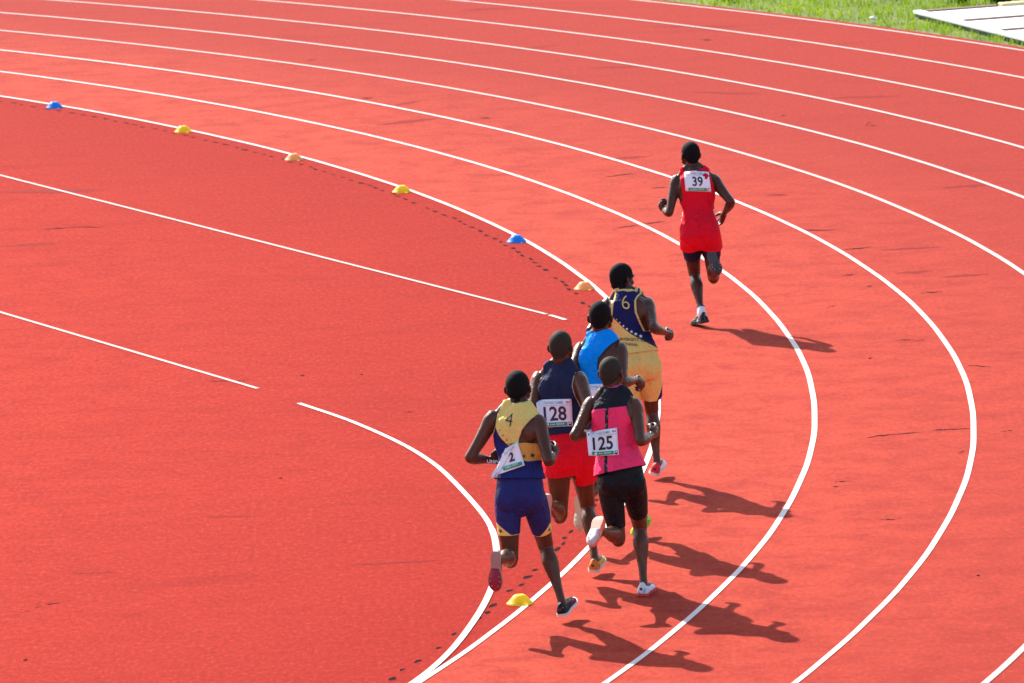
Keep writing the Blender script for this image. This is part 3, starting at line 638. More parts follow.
def split4(V, F):
    V = list(map(tuple, V)); E = {}; out = []
    def mid(a, b):
        k = (min(a, b), max(a, b))
        if k not in E: V.append(tuple((np.array(V[a]) + np.array(V[b])) / 2)); E[k] = len(V) - 1
        return E[k]
    for f in F:
        for i in range(1, len(f) - 1):
            a, b, c = f[0], f[i], f[i + 1]; x, y, z = mid(a, b), mid(b, c), mid(c, a); out += [(a, x, z), (x, b, y), (z, y, c), (x, y, z)]
    return np.array(V), out
def self_miss(s, bv, p, Y):
    loc = bv.find_nearest(Vector(p) + Vector(Y) * .4)[0]; return p + Y * ((np.array(loc) - p) @ Y)

def text_mesh(text, bold=0.0):
    cu = bpy.data.curves.new('t', 'FONT'); cu.body = text; cu.size = 1; cu.offset = bold; cu.resolution_u = 4; cu.space_line = 0.9; cu.align_x = 'CENTER'
    o = bpy.data.objects.new('t', cu); COL.objects.link(o)
    me = bpy.data.meshes.new_from_object(o.evaluated_get(bpy.context.evaluated_depsgraph_get()))
    V = np.array([v.co[:2] for v in me.vertices]); F = [tuple(p.vertices) for p in me.polygons]
    bpy.data.objects.remove(o); bpy.data.curves.remove(cu); bpy.data.meshes.remove(me)
    return V, F
def star(c, r, rot=0.0): return [(c[0] + r * (1 if i % 2 == 0 else .42) * math.sin(rot + i * math.pi / 5), c[1] + r * (1 if i % 2 == 0 else .42) * math.cos(rot + i * math.pi / 5)) for i in range(10)]
def rect(u0, v0, u1, v1): return [(u0, v0), (u1, v0), (u1, v1), (u0, v1)]
# ------------------------------------------------------------------ what the runners are made of
def skin(name, base, rough=0.34):
    t = NT(name, rough, 0.26, base); o = t.obj()
    f = t.noise(7, 4, 0.6, o); g = t.noise(220, 2, 0.6, o)
    c = t.mix(t.ramp(f, 0.3, 0.7, 0, 1), tuple(x * 0.85 for x in base), tuple(x * 1.18 for x in base))
    t.col(c); r = t.ramp(t.noise(16, 3, 0.6, o), 0.35, 0.65, rough - 0.10, rough + 0.10); t.l(r, t.b.inputs['Roughness'])
    t.b.inputs['Subsurface Weight'].default_value = 0.04; t.b.inputs['Subsurface Radius'].default_value = (0.01, 0.004, 0.002)
    t.bump(t.math('ADD', t.math('MULTIPLY', g, .12), t.noise(24, 3, 0.55, o)), 0.45, 0.012)
    return t.m
SK = {'red': skin('dark_skin', (0.070, 0.024, 0.012)), 'goldtop': skin('dark_skin', (0.084, 0.029, 0.0145)), 'pink': skin('dark_skin', (0.098, 0.035, 0.017)),
      'navy': skin('dark_skin', (0.104, 0.037, 0.017)), 'blue': skin('dark_skin', (0.080, 0.028, 0.014)), 'sixtop': skin('dark_skin', (0.080, 0.028, 0.014))}
MAT['eye_white'] = plain('eye_white', (0.7, 0.68, 0.64), 0.25); MAT['iris'] = plain('eye_iris', (0.02, 0.01, 0.006), 0.15)
MAT['black_hair'] = plain('black_hair', (0.008, 0.007, 0.007), 0.85, 0.10, 0.5, 260)
MAT['short_hair'] = plain('short_hair', (0.034, 0.025, 0.018), 0.8, 0.15, 0.45, 260)
MAT['spike'] = plain('spike_metal', (0.35, 0.35, 0.36), 0.35); MAT['lace'] = plain('lace_cord', (0.75, 0.75, 0.73), 0.8)
MAT['paper'] = plain('bib_paper', (0.88, 0.88, 0.92), 0.65, 0.3, 0.03, 30)
MAT['ink'] = plain('bib_ink', (0.018, 0.016, 0.028), 0.6); MAT['maroon_ink'] = plain('bib_ink', (0.045, 0.008, 0.028), 0.6)
MAT['green_ink'] = plain('bib_green', (0.02, 0.30, 0.17), 0.6); MAT['teal_ink'] = plain('bib_teal', (0.06, 0.34, 0.36), 0.6)
MAT['pale_ink'] = plain('bib_pale_blue', (0.50, 0.66, 0.72), 0.6); MAT['white_ink'] = plain('bib_white', (0.8, 0.82, 0.8), 0.6)
MAT['pin'] = plain('pin_metal', (0.5, 0.5, 0.5), 0.3); MAT['red_ink'] = plain('bib_red', (0.42, 0.16, 0.26), 0.6)
GOLD, NAVY = (0.80, 0.58, 0.16), (0.014, 0.016, 0.085)
def cloth(name, base, pattern=None, rough=0.8):
    t = fabric(name, base, rough)
    if pattern:
        t.col(pattern(t, t.attr('gc'), t.attr('ed')))
    return t.m
def curve_v(t, u, pts):
    """piecewise linear v(u)"""
    x = t.n('ShaderNodeFloatCurve'); c = x.mapping.curves[0]
    pts = [(max(0, min(1, (a + .25) / .5)), b) for a, b in pts]
    c.points[0].location = pts[0]; c.points[1].location = pts[-1]
    for p in pts[1:-1]: c.points.new(*p)
    x.mapping.update(); t.l(t.math('ADD', t.math('MULTIPLY', u, 2.0), 0.5), x.inputs['Value'])
    return x.outputs[0]
def P_red(t, g, e):
    c = (0.74, 0.005, 0.022)
    side = t.math('MULTIPLY', t.math('LESS_THAN', t.math('ABSOLUTE', t.math('ADD', g[2], 0.01)), 0.022), t.math('MULTIPLY', t.math('GREATER_THAN', g[1], 0.06), t.math('LESS_THAN', g[1], 0.20)))
    return t.mix(side, c, (0.7, 0.66, 0.66))
C4 = [(-.25, .58), (-.15, .465), (-.118, .395), (-.078, .345), (-.030, .300), (-.002, .245), (.047, .226), (.148, .234), (.25, .24)]
def P_four(t, g, e):
    d = t.math('SUBTRACT', g[1], curve_v(t, g[0], C4))
    c = t.mix(t.step(d, 0.0, .002), (0.020, 0.024, 0.135), GOLD)
    c = t.mix(t.math('MULTIPLY', t.step(d, 0.0, .002), t.math('LESS_THAN', g[1], 0.345)), c, (0.70, 0.34, 0.07))
    return t.mix(t.math('LESS_THAN', e[0], 0.008), c, (0.68, 0.52, 0.20))
C6 = [(-.25, .47), (-.16, .43), (-.108, .362), (-.049, .275), (.01, .212), (.072, .165), (.11, .137), (.25, .07)]
def P_six(t, g, e):
    d = t.math('SUBTRACT', g[1], curve_v(t, g[0], C6))
    c = t.mix(t.step(d, 0.0, .002), (0.82, 0.52, 0.15), NAVY)
    c = t.mix(t.math('LESS_THAN', t.math('ABSOLUTE', t.math('SUBTRACT', d, -.006)), 0.006), c, (0.008, 0.008, 0.03))
    return t.mix(t.math('LESS_THAN', e[0], 0.015), c, (0.66, 0.46, 0.16))
def P_pink(t, g, e):
    yoke = t.math('GREATER_THAN', g[1], 0.492)
    c = t.mix(yoke, (0.96, 0.045, 0.150), (0.016, 0.017, 0.022))
    sx = t.math('ADD', t.math('MULTIPLY', t.math('SUBTRACT', g[1], 0.49), -0.19), -0.030)          # seam position drifts with the twist
    sx = t.math('SUBTRACT', -0.030, t.math('MULTIPLY', t.math('SUBTRACT', 0.49, g[1]), 0.19))
    seam = t.math('MULTIPLY', t.math('LESS_THAN', t.math('ABSOLUTE', t.math('SUBTRACT', g[0], sx)), 0.011), t.math('MULTIPLY', t.math('LESS_THAN', g[1], 0.492), t.math('LESS_THAN', g[2], 0.0)))
    dots = t.math('MULTIPLY', t.math('LESS_THAN', g[1], 0.49), t.math('GREATER_THAN', t.noise(60, 2, 0.5, t.obj()), 0.58))
    c = t.mix(seam, c, t.mix(dots, (0.030, 0.022, 0.028), (0.22, 0.16, 0.18)))
    sidep = t.math('GREATER_THAN', g[2], -0.03)
    c = t.mix(t.math('MULTIPLY', sidep, t.math('MULTIPLY', t.math('GREATER_THAN', g[1], 0.26), t.math('LESS_THAN', t.math('ABSOLUTE', g[2]), 0.05))), c, (0.016, 0.017, 0.022))
    n = t.math('LESS_THAN', e[0], 0.007)
    return t.mix(t.math('MULTIPLY', t.math('MULTIPLY', n, t.math('LESS_THAN', t.math('ABSOLUTE', t.math('SUBTRACT', g[0], 0.035)), 0.078)), t.math('GREATER_THAN', g[1], 0.56)), c, (0.75, 0.05, 0.2))
def P_navy(t, g, e):
    return t.mix(t.math('MULTIPLY', t.math('LESS_THAN', e[0], 0.007), t.math('LESS_THAN', g[1], 0.57)), (0.019, 0.024, 0.060), (0.42, 0.33, 0.29))
def P_blue(t, g, e): return t.mix(t.math('LESS_THAN', e[0], 0.006), (0.0, 0.27, 0.85), (0.0, 0.18, 0.6))
def P_four_tights(t, g, e):
    lim = t.math('MULTIPLY', t.math('ADD', g[1], 0.02), 0.85)
    gold = t.math('LESS_THAN', g[2], t.math('MAXIMUM', lim, 0.004))
    return t.mix(gold, (0.020, 0.023, 0.125), GOLD)
def P_six_shorts(t, g, e):
    lim = t.math('MULTIPLY', t.math('SUBTRACT', g[1], 0.030), 1.9)
    return t.mix(t.math('LESS_THAN', g[2], lim), (0.76, 0.52, 0.15), NAVY)
def P_sock(t, g, e):
    b = t.math('LESS_THAN', t.math('ABSOLUTE', t.math('SUBTRACT', g[0], 0.062)), 0.007)
    return t.mix(b, (0.78, 0.76, 0.78), (0.015, 0.018, 0.05))
def P_shoe(body, heel, heel_at=.22, spots=None, spot_f=0.5):
    def f(t, g, e):
        c = t.mix(t.math('LESS_THAN', g[0], heel_at), body, heel)
        if spots: c = t.mix(t.ramp(t.noise(26, 2, 0.5, t.obj()), spot_f, spot_f + .04, 0, 1), c, spots)
        return c
    return f
def shoe_m(*a, **k): return cloth('shoe_upper', a[0], P_shoe(*a, **k), 0.5)
def sole_m(c): return plain('sole_rubber', c, 0.6, 0.4, 0.12, 60)

# ------------------------------------------------------------------ race bibs
def bib(s, quad, number, ink, foot=True, header='11TH FASU GAMES', lift=.006, plain_left=False, n=10, m=7, flutter=0.0):
    Q = np.array(quad, float)
    def at(a, b): return tuple((Q[0] * (1 - a) + Q[1] * a) * (1 - b) + (Q[3] * (1 - a) + Q[2] * a) * b)
    def box(a0, b0, a1, b1): return [at(a0, b0), at(a1, b0), at(a1, b1), at(a0, b1)]
    o = s.sheet('race_bib', quad, MAT['paper'], lift, n, m, flutter=flutter); B = s.last; L = .0025
    s.sheet('bib_rule', box(.0, .775, 1, .785), MAT['teal_ink'], L - .001, 10, 1, parent=o, solid=0, bv=B)
    s.lettering('bib_title', header, box(.16, .83, .76, .93), MAT['teal_ink'], L, o, .006, B)
    s.shapes('bib_emblem', [box(.84, .85, .89, .92)], MAT['red_ink'], L, o, B); s.shapes('bib_emblem', [box(.905, .86, .955, .91)], MAT['red_ink'], L, o, B)
    s.shapes('bib_crest', [[at(.04, .84), at(.10, .84), at(.07, .94)]], MAT['ink'], L, o, B)
    s.sheet('bib_band', box(.12, .015, .84, .165), MAT['green_ink'], L - .001, 10, 2, parent=o, solid=0, bv=B)
    s.lettering('bib_place', 'Lagos 2024', box(.20, .045, .74, .135), MAT['white_ink'], L + .001, o, .012, B)
    s.shapes('bib_badge', [box(.87, .02, .97, .165)], MAT['ink'], L, o, B); s.shapes('bib_badge_mark', [box(.895, .085, .945, .14)], MAT['white_ink'], L + .001, o, B)
    if number: s.lettering('bib_number', number, box(*((.17, .22, .83, .745) if len(number) > 2 else (.30, .24, .72, .73))), ink, L + .0005, o, .020, B, 3)
    for a, b in ((.03, .96), (.97, .96), (.03, .04), (.97, .04)):
        S = Solid(); p = s.project([at(a, b)], L + .001, B)[0]; S.tube([p - UP * .007, p + UP * .007], [.0016, .0016], [1, 0, 0], n=6, sub=1); s.child('safety_pin', np.vstack(S.V), S.F, MAT['pin'], parent=o)
    return o

def finish(s, label, pose_shoes):
    tag(s.o, label, 'runner', 'runners rounding the bend')
    for q, kw in pose_shoes.items(): s.shoe(q, **kw)

# --- the leader, number 39
r = Runner('red', head_yaw=-0.28); r.body('person', SK['red']); r.hair(MAT['black_hair'], 0.0, .0045)
r.shorts('tights', cloth('navy_tights', (0.012, 0.014, 0.040), rough=.5), dict(l=.56, r=.5), .006, .12)
r.shorts('shorts', cloth('red_shorts', (0.76, 0.005, 0.020)), dict(l=.27, r=.31), .011, .16, .03, .06, .005)
r.singlet('singlet', cloth('red_singlet', (0.62, 0.006, 0.022), P_red), -.035, [(.27, -.30, .30), (.285, -.118, .152), (.35, -.118, .156), (.48, -.122, .130), (.58, -.125, .12)], g=.008, neck=.100, neck_low=-.015, loose=.004, seed=1)
bib(r, [(-.088, .362), (.125, .337), (.118, .512), (-.085, .528)], '39', MAT['ink'])
finish(r, 'lone leader in red vest with bib 39, far ahead of the pack', dict(
    l=dict(upper=shoe_m((0.012, 0.013, 0.016), (0.012, 0.013, 0.018), spots=(0.45, 0.5, 0.5), spot_f=.58), sole=sole_m((0.02, 0.02, 0.022)), sock=cloth('white_sock', (0.78, 0.76, 0.78), P_sock)),
    r=dict(upper=shoe_m((0.012, 0.013, 0.016), (0.012, 0.013, 0.018)), sole=sole_m((0.060, 0.046, 0.044)), plate=sole_m((0.045, 0.026, 0.024)))))

# --- gold vest, number 4, rear left
r = Runner('goldtop', head_yaw=-0.06, head_roll=0.04); r.body('person', SK['goldtop']); r.hair(MAT['black_hair'], -.004, .0065)
tg = r.shorts('tights', cloth('blue_tights', (0.020, 0.023, 0.125), P_four_tights, .55), dict(l=.60, r=.70), .006, .17, wr=.0012)
r.singlet('singlet', cloth('gold_and_blue_vest', GOLD, P_four), .112, [(.33, -.32, .30), (.345, -.20, .010), (.37, -.196, .012), (.434, -.166, .040), (.5, -.142, .098), (.54, -.13, .145), (.60, -.105, .16)], g=.011, neck=.078, neck_low=-.022, hem_tilt=.0, loose=.014, seed=2)
for p_ in [star((.042, .257), .014), star((.096, .263), .020, .2)] + [star(c, .007) for c in ((-.112, .432), (-.092, .396), (-.068, .366), (-.044, .338))]: r.shapes('star', [p_], MAT['ink'], .004)
r.lettering('vest_number', '4', [(-.073, .462), (-.030, .455), (-.016, .545), (-.058, .552)], MAT['ink'], .004, bold=-.012)
r.lettering('vest_lettering', 'UNIVERSITY OF', [(-.205, .214), (.03, .19), (.03, .214), (-.205, .238)], MAT['white_ink'], .004)
q = r.sheet('race_bib', [(-.140, .135), (.045, .195), (.004, .352), (-.108, .275)], MAT['paper'], .012, 9, 7, flutter=.006)
r.sheet('bib_fold', [(-.192, .108), (-.150, .122), (-.012, .340), (-.082, .308)], MAT['paper'], .022, 9, 5, flutter=.008, parent=q)
r.sheet('bib_band', [(-.100, .160), (.030, .196), (.026, .222), (-.105, .186)], MAT['green_ink'], .022, 8, 2, parent=q, solid=0)
r.lettering('bib_place', 'Lagos 2024', [(-.085, .172), (.0, .196), (-.003, .212), (-.088, .188)], MAT['white_ink'], .024, q, .01)
r.lettering('bib_number', '2', [(-.058, .215), (-.018, .228), (-.030, .290), (-.066, .274)], MAT['maroon_ink'], .0225, q, .03)
r.lettering('bib_title', 'FASU GAMES', [(-.085, .262), (-.015, .315), (-.022, .328), (-.092, .275)], MAT['teal_ink'], .036, q)
finish(r, 'rearmost runner at left in gold and blue vest with a 4, crumpled bib, blue tights', dict(
    l=dict(upper=shoe_m((0.09, 0.04, 0.05), (0.55, 0.50, 0.46), .45), sole=sole_m((0.34, 0.20, 0.165)), plate=sole_m((0.26, 0.006, 0.025)), plate_at=(.42, 1.0), slim=.74),
    r=dict(upper=shoe_m((0.13, 0.012, 0.035), (0.012, 0.012, 0.016), .48, (0.25, 0.24, 0.25), .66), sole=sole_m((0.62, 0.60, 0.55)))))
GOLD4 = r

# --- pink vest, number 125
r = Runner('pink', head_yaw=0.16); r.body('person', SK['pink']); r.hair(MAT['short_hair'], 0.0, .003)
r.shorts('tights', cloth('black_tights', (0.011, 0.010, 0.012), rough=.5), dict(l=.80, r=.72), .006, .16, wr=.001)
r.singlet('singlet', cloth('pink_and_black_vest', (0.96, 0.045, 0.150), P_pink), .068, [(.36, -.32, .32), (.38, -.160, .126), (.42, -.158, .110), (.49, -.138, .103), (.55, -.122, .125), (.61, -.08, .14)], g=.012, neck=.070, hem_tilt=.13, loose=.016, seed=4)
bib(r, [(-.206, .178), (-.004, .166), (.016, .352), (-.192, .343)], '125', MAT['ink'], lift=.012, flutter=.003)
finish(r, 'rearmost runner at right in pink vest with black yoke and bib 125, black tights', dict(
    l=dict(upper=shoe_m((0.72, 0.64, 0.64), (0.75, 0.16, 0.09), .45), sole=sole_m((0.80, 0.17, 0.10)), plate=sole_m((0.66, 0.46, 0.45)), plate_at=(.46, 1.0)),
    r=dict(upper=shoe_m((0.74, 0.73, 0.76), (0.70, 0.66, 0.66), .3, (0.30, 0.42, 0.65), .62), sole=sole_m((0.62, 0.05, 0.05)))))
PINK = r

# --- navy vest, number 128
r = Runner('navy', head_yaw=0.10); r.body('person', SK['navy']); r.hair(MAT['short_hair'], 0.0, .003)
r.shorts('shorts', cloth('red_shorts', (0.76, 0.008, 0.022)), dict(l=.27, r=.36), .018, .19, .05, .04, .005, seed=7)
r.singlet('singlet', cloth('navy_vest', (0.019, 0.024, 0.060), P_navy), .155, [(.30, -.32, .32), (.33, -.200, .118), (.40, -.198, .104), (.47, -.178, .106), (.53, -.150, .128), (.60, -.10, .15)], g=.012, neck=.074, loose=.012, seed=5)
bib(r, [(-.198, .214), (.026, .202), (.070, .388), (-.170, .412)], '128', MAT['maroon_ink'], lift=.008)
finish(r, 'runner in navy vest with bib 128 and red shorts, between gold and pink vests', dict(
    l=dict(upper=shoe_m((0.60, 0.20, 0.12), (0.70, 0.36, 0.30), .4), sole=sole_m((0.60, 0.32, 0.24)), plate=sole_m((0.5, 0.10, 0.06))),
    r=dict(upper=shoe_m((0.55, 0.40, 0.05), (0.60, 0.19, 0.03), .35, (0.15, 0.16, 0.03), .6), sole=sole_m((0.66, 0.60, 0.48)))))

# --- blue vest, half hidden
r = Runner('blue', head_yaw=0.05); r.body('person', SK['blue']); r.hair(MAT['black_hair'], 0.0, .0035)
r.shorts('shorts', cloth('dark_shorts', (0.012, 0.014, 0.030)), dict(l=.5, r=.5), .014, .19, .02, .0, .003)
r.singlet('singlet', cloth('bright_blue_vest', (0.0, 0.20, 0.66), P_blue), .10, [(.32, -.32, .32), (.345, -.150, -.002), (.406, -.148, -.018), (.475, -.138, .010), (.545, -.112, .092), (.60, -.09, .15)], g=.012, neck=.072, loose=.010, seed=8)
bib(r, [(-.150, .120), (.060, .110), (.064, .286), (-.146, .300)], '', MAT['ink'])
finish(r, 'runner in bright blue vest, half hidden between the navy, pink and gold vests', dict(
    l=dict(upper=shoe_m((0.60, 0.62, 0.30), (0.62, 0.62, 0.36), .3), sole=sole_m((0.56, 0.52, 0.34)), plate=sole_m((0.50, 0.50, 0.34))),
    r=dict(upper=shoe_m((0.30, 0.75, 0.03), (0.55, 0.62, 0.04), .3, (0.03, 0.04, 0.02), .62), sole=sole_m((0.30, 0.70, 0.04)))))

# --- navy and gold vest, number 6, heading the pack
r = Runner('sixtop', head_yaw=0.75, head_roll=-.03); r.body('person', SK['sixtop']); r.hair(MAT['black_hair'], -.004, .005)
r.shorts('shorts', cloth('gold_shorts', (0.58, 0.37, 0.11), P_six_shorts), dict(l=.66, r=.66), .016, .14, .014, .10, .004, seed=9)
r.singlet('singlet', cloth('navy_and_gold_vest', (0.62, 0.36, 0.10), P_six), .080, [(.215, -.32, .32), (.23, -.165, .094), (.30, -.160, .076), (.375, -.132, .066), (.463, -.102, .082), (.52, -.08, .12)], g=.012, neck=.072, loose=.012, seed=11)
r.lettering('vest_number', '6', [(-.030, .412), (.026, .405), (.032, .510), (-.022, .518)], cloth('gold_print', (0.70, 0.50, 0.16)), .004, bold=-.01)
for i, c in enumerate(((-.094, .345), (-.077, .319), (-.056, .290), (-.036, .265), (-.008, .240), (.018, .218), (.050, .197))): r.shapes('star', [star(c, .0065 + .0016 * i, .2)], MAT['white_ink'], .004)
r.lettering('vest_lettering', 'UNIVERSITY OF', [(-.142, .196), (.082, .146), (.082, .170), (-.142, .220)], MAT['ink'], .004, bold=.006)
r.lettering('vest_name', 'GHANA', [(-.095, .150), (.010, .122), (.010, .145), (-.095, .173)], MAT['ink'], .004, bold=.006)
finish(r, 'front runner of the pack, navy and gold vest with a 6, long gold shorts', dict(
    l=dict(upper=shoe_m((0.74, 0.72, 0.72), (0.7, 0.1, 0.1), .25), sole=sole_m((0.70, 0.66, 0.64))),
    r=dict(upper=shoe_m((0.76, 0.76, 0.76), (0.68, 0.03, 0.05), .20, (0.03, 0.05, 0.06), .64), sole=sole_m((0.70, 0.66, 0.66)))))

# stars on the tights of number 4
def on_tights(s, o, q, al, side, r_):
    J = s.J; h, kn = J[q + 'hip'], J[q + 'kn']; d = nv(kn - h); sg = -1 if q == 'l' else 1
    X = nv(s.Xh - d * (s.Xh @ d)); B = -np.cross(d, X); B = B if B[1] < 0 else -B
    me = o.data; bv = BVHTree.FromPolygons([v.co for v in me.vertices], [tuple(p.vertices) for p in me.polygons]); V = []
    for (a, b) in [(0, 0)] + star((0, 0), r_):
        an_ = side + sg * a / .075; dr = X * math.sin(an_) + B * math.cos(an_); p = h + d * (al + b) + dr * .4
        hit = bv.ray_cast(Vector(p), Vector(-dr)); V.append(np.array(hit[0]) + dr * .003 if hit[0] else p - dr * .32)
    s.child('star', V, [(0, 1 + i, 1 + (i + 1) % 10) for i in range(10)], MAT['ink'], parent=o)
Lt_ = lambda q: np.linalg.norm(GOLD4.J[q + 'kn'] - GOLD4.J[q + 'hip'])
on_tights(GOLD4, tg, 'l', .585 * Lt_('l') - .026, -.75, .018)
on_tights(GOLD4, tg, 'r', .66 * Lt_('r') - .012, .85, .016)
on_tights(GOLD4, tg, 'r', .66 * Lt_('r') - .062, 1.15, .014)

# ------------------------------------------------------------------ disc cones on the first line
def cone_mat(name, c):
    t = NT(name, 0.32, 0.5, c); o = t.obj()
    t.col(t.mix(t.ramp(t.noise(30, 4, 0.65, o), 0.45, 0.75, 0, 0.5), c, tuple(x * 0.8 + 0.04 for x in c)))
    tr = t.n('ShaderNodeBsdfTranslucent'); t.l(t.b.inputs['Base Color'].links[0].from_socket, tr.inputs[0])
    mx = t.n('ShaderNodeMixShader'); mx.inputs[0].default_value = 0.55
    t.l(t.b.outputs[0], mx.inputs[1]); t.l(tr.outputs[0], mx.inputs[2]); t.l(mx.outputs[0], t.t.nodes['Material Output'].inputs[0])
    return t.m
CM = {'yellow': cone_mat('yellow_plastic', (1.0, 0.82, 0.02)), 'blue': cone_mat('blue_plastic', (0.02, 0.36, 0.95)), 'orange': cone_mat('orange_plastic', (1.0, 0.58, 0.20))}
prof = [(.098, 0.0), (.100, .003), (.098, .007), (.088, .013), (.072, .030), (.055, .048), (.044, .058), (.036, .062), (.024, .064), (.018, .063), (.016, .061)]
V, F, n = [], [], 40
for rr, z in prof:
    for k in range(n):
        w = rr * (1 + .004 * math.sin(3 * 2 * math.pi * k / n)); V.append((w * math.cos(2 * math.pi * k / n), w * math.sin(2 * math.pi * k / n), z))
for i in range(len(prof) - 1):
    for k in range(n): F.append((i * n + k, i * n + (k + 1) % n, (i + 1) * n + (k + 1) % n, (i + 1) * n + k))
cone_me = mesh('disc_cone', V, F)
cones = [(32.02, 'blue', 'blue disc cone on the inner line, farthest away of all the cones'),
         (27.64, 'yellow', 'yellow disc cone on the inner line, the next one after the farthest blue cone'),
         (23.32, 'orange', 'pale orange disc cone on the inner line, between the two far yellow cones'),
         (18.88, 'yellow', 'yellow disc cone on the inner line, between pale orange cone and near blue cone'),
         (13.00, 'blue', 'blue disc cone on the inner line, nearer of the two blue ones'),
         (8.25, 'orange', 'pale orange disc cone lying beside the runner with a 6 on the vest'),
         (-13.80, 'yellow', 'yellow disc cone near the feet of the gold vest runner, nearest cone of all')]
for i, (deg, c, lab) in enumerate(cones):
    me = cone_me.copy(); o = link('disc_cone', me, CM[c], None, True)
    x, y = pol(R0 - (.125, .105, .14, .10, .09, .10, .06)[i], math.radians(deg)); o.location = (x, y, 0.001); o.rotation_euler = (0, 0, i * 1.3); o.scale = (.93, .93, 1.0)
    tag(o, lab, 'cone', 'disc cones along the inner lane line')

# ------------------------------------------------------------------ white panels lying on the grass
K = Vector((4.668, 84.90, 0)); e1 = Vector((1.02, -3.13, 0)).normalized(); e2 = Vector((.77, .235, 0)).normalized(); e2 = (e2 - e1 * e2.dot(e1)).normalized()
rig = bpy.data.objects.new('panel_frame', None); COL.objects.link(rig); rig.location = K
tag(rig, 'white panelled frame with brown battens lying flat on the grass beside the track', 'frame')
def slab(name, a0, a1, b0, b1, z0, z1, mat, bev=.008):
    V = [tuple(e1 * a + e2 * b + Vector((0, 0, z))) for z in (z0, z1) for a, b in ((a0, b0), (a1, b0), (a1, b1), (a0, b1))]
    o = link(name, mesh(name, V, [(0, 3, 2, 1), (4, 5, 6, 7), (0, 1, 5, 4), (1, 2, 6, 5), (2, 3, 7, 6), (3, 0, 4, 7)]), mat, rig)
    m = o.modifiers.new('b', 'BEVEL'); m.width = bev; m.segments = 2; return o
white = plain('white_board', (0.76, 0.78, 0.77), 0.5, 0.4, 0.10, 5); brown = plain('brown_batten', (0.16, 0.075, 0.045), 0.8); teal = plain('dark_teal_edge', (0.010, 0.055, 0.055), 0.6); cream = plain('cream_end_board', (0.75, 0.55, 0.27), 0.7)
LB = 4.35; WB = 3.0
slab('side_rail', 0, LB, 0, .10, .038, .075, white); slab('lower_edge', .02, LB, .012, .09, .0, .034, teal)
for i in range(4):
    a = .08 + i * 1.13; slab('panel', a + .06, min(a + 1.04, LB), .115, WB, .02, .060, white); slab('batten', a - .06 + (.0 if i else .0), a + .03, .115, WB - (2.0 if i == 0 else 0), .01, .075, brown)
slab('end_board', .03, .15, 1.02, WB, .01, .095, cream)

# ------------------------------------------------------------------ grass beyond the outer lane
def blades(name, count, hmin, hmax, wid, area, mat, seed, keep):
    rg = np.random.default_rng(seed); V, F = [], []
    k = 0
    while k < count:
        x, y = rg.uniform(area[0], area[1]), rg.uniform(area[2], area[3])
        if not keep(x, y): continue
        k += 1; cl = noise.noise(Vector((x * 1.4, y * 1.4, 3))); h = rg.uniform(hmin, hmax) * (0.75 + 0.8 * max(-.4, cl)); a = rg.uniform(0, 6.28); w = wid * rg.uniform(.6, 1.3)
        dx, dy = math.cos(a) * w / 2, math.sin(a) * w / 2; bx, by = rg.normal(0, .55, 2) * h
        b = len(V); V += [(x - dx, y - dy, -.012), (x + dx, y + dy, -.012), (x + dx * .7 + bx * .4, y + dy * .7 + by * .4, h * .6), (x - dx * .7 + bx * .4, y - dy * .7 + by * .4, h * .6), (x + bx, y + by, h)]
        F += [(b, b + 1, b + 2, b + 3), (b + 3, b + 2, b + 4)]
    return link(name, mesh(name, V, F), mat)
EDGE = R0 + 8 * LANE + .20
out = lambda x, y: math.hypot(x - CX, y - CY) > EDGE + .05 * noise.noise(Vector((x * 3, y * 3, 0))) and not (0 < (Vector((x, y, 0)) - K).dot(e1) < LB and 0.0 < (Vector((x, y, 0)) - K).dot(e2) < WB)
tag(blades('grass', 60000, .03, .10, .011, (-1.5, 11, 79, 95), MAT['grass'], 5, out), kind='stuff')
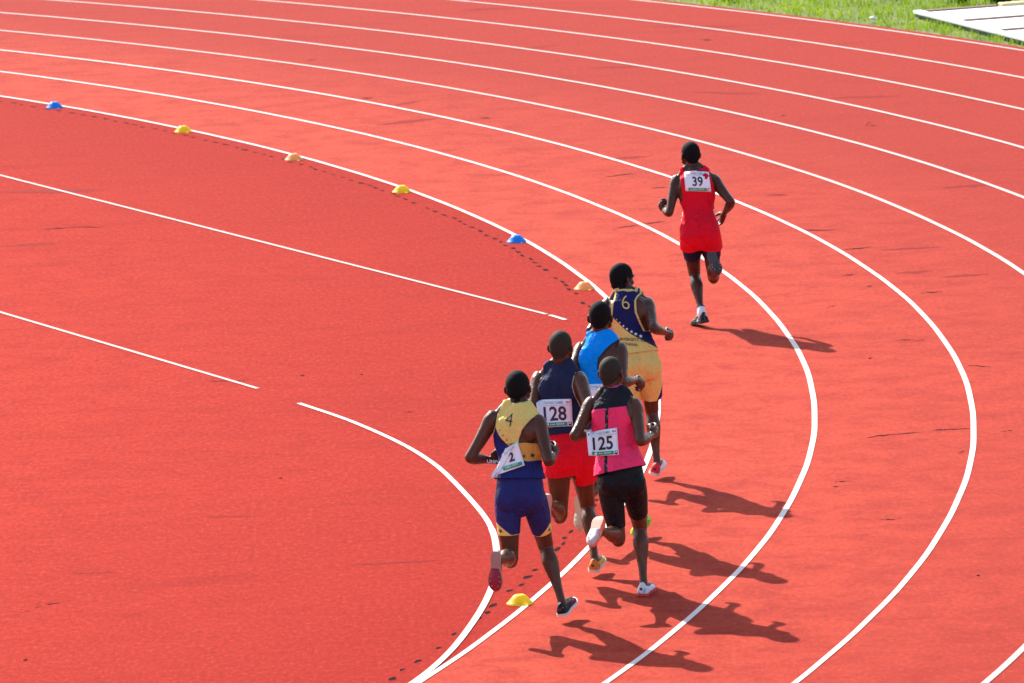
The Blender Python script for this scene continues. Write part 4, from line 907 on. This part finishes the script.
# taller weeds behind the panels and a few at the edge
def weed(x, y, n, h, lab, seed):
    rg = np.random.default_rng(seed); V, F = [], []
    for i in range(n):
        a = rg.uniform(0, 6.28); sp = rg.uniform(.3, 1.0) * h * .7; p0 = np.array([rg.normal(0, .06), rg.normal(0, .06), -.01]); p1 = p0 + np.array([math.cos(a) * sp * .5, math.sin(a) * sp * .5, h * rg.uniform(.5, .8)]); p2 = p1 + np.array([math.cos(a) * sp * .6, math.sin(a) * sp * .6, h * rg.uniform(-.1, .25)])
        sd = np.array([-math.sin(a), math.cos(a), 0]) * rg.uniform(.010, .020); b = len(V)
        V += [p0 - sd * .3, p0 + sd * .3, p1 + sd, p1 - sd, p2]; F += [(b, b + 1, b + 2, b + 3), (b + 3, b + 2, b + 4)]
    o = link('weed', mesh('weed', V, F), MAT['weed']); o.location = (x, y, 0); return tag(o, lab, 'plant')
weed(5.72, 85.75, 130, .30, 'dark leafy weed clump behind the white panels, in the top right corner', 1)
weed(5.30, 86.05, 50, .20, 'smaller dark weed tuft in the grass left of the corner clump', 2)
weed(2.66, 87.30, 26, .12, 'tiny dark weed tuft at the grass edge, far left of the white panels', 3)
# a crumpled scrap of white litter on the grass
S = Solid(); S.ell((0, 0, .035), [(.12, 0, 0), (0, .07, 0), (0, 0, .035)], 16, 10); V = np.vstack(S.V); V = np.array([v * (1 + .35 * noise.noise(Vector(v * 19))) for v in V])
o = link('litter', mesh('litter', V, S.F), plain('white_litter', (0.8, 0.78, 0.7), .6)); o.location = (4.20, 84.60, .02); o.rotation_euler = (0, 0, -.5); o.scale = (.38, .4, .55)
tag(o, 'crumpled white scrap of litter on the grass left of the white panels', 'litter')

# ------------------------------------------------------------------ cracks and scuffs in the surface
def streaks(name, items, mat, z):
    V, F = [], []; rg = random.Random(11)
    for (x0, y0, x1, y1, w) in items:
        n = 14; b = len(V); ph = rg.random() * 9
        for i in range(n + 1):
            t_ = i / n; x = x0 + (x1 - x0) * t_; y = y0 + (y1 - y0) * t_ + .04 * noise.noise(Vector((t_ * 4 + ph, ph, 0))); ww = w * 1.25 * (.15 + math.sin(math.pi * t_)) * (.55 + .9 * abs(noise.noise(Vector((t_ * 9, ph, 1)))))
            V += [(x, y - ww, z), (x + .01, y + ww, z)]
        F += [(b + 2 * i, b + 2 * i + 1, b + 2 * i + 3, b + 2 * i + 2) for i in range(n)]
    return tag(link(name, mesh(name, V, F), mat), kind='structure')
CR = CRACKS
streaks('surface_cracks', CR, MAT['crack'], 0.002)
streaks('surface_scuffs', SCUFFS, MAT['scuff'], 0.0015)
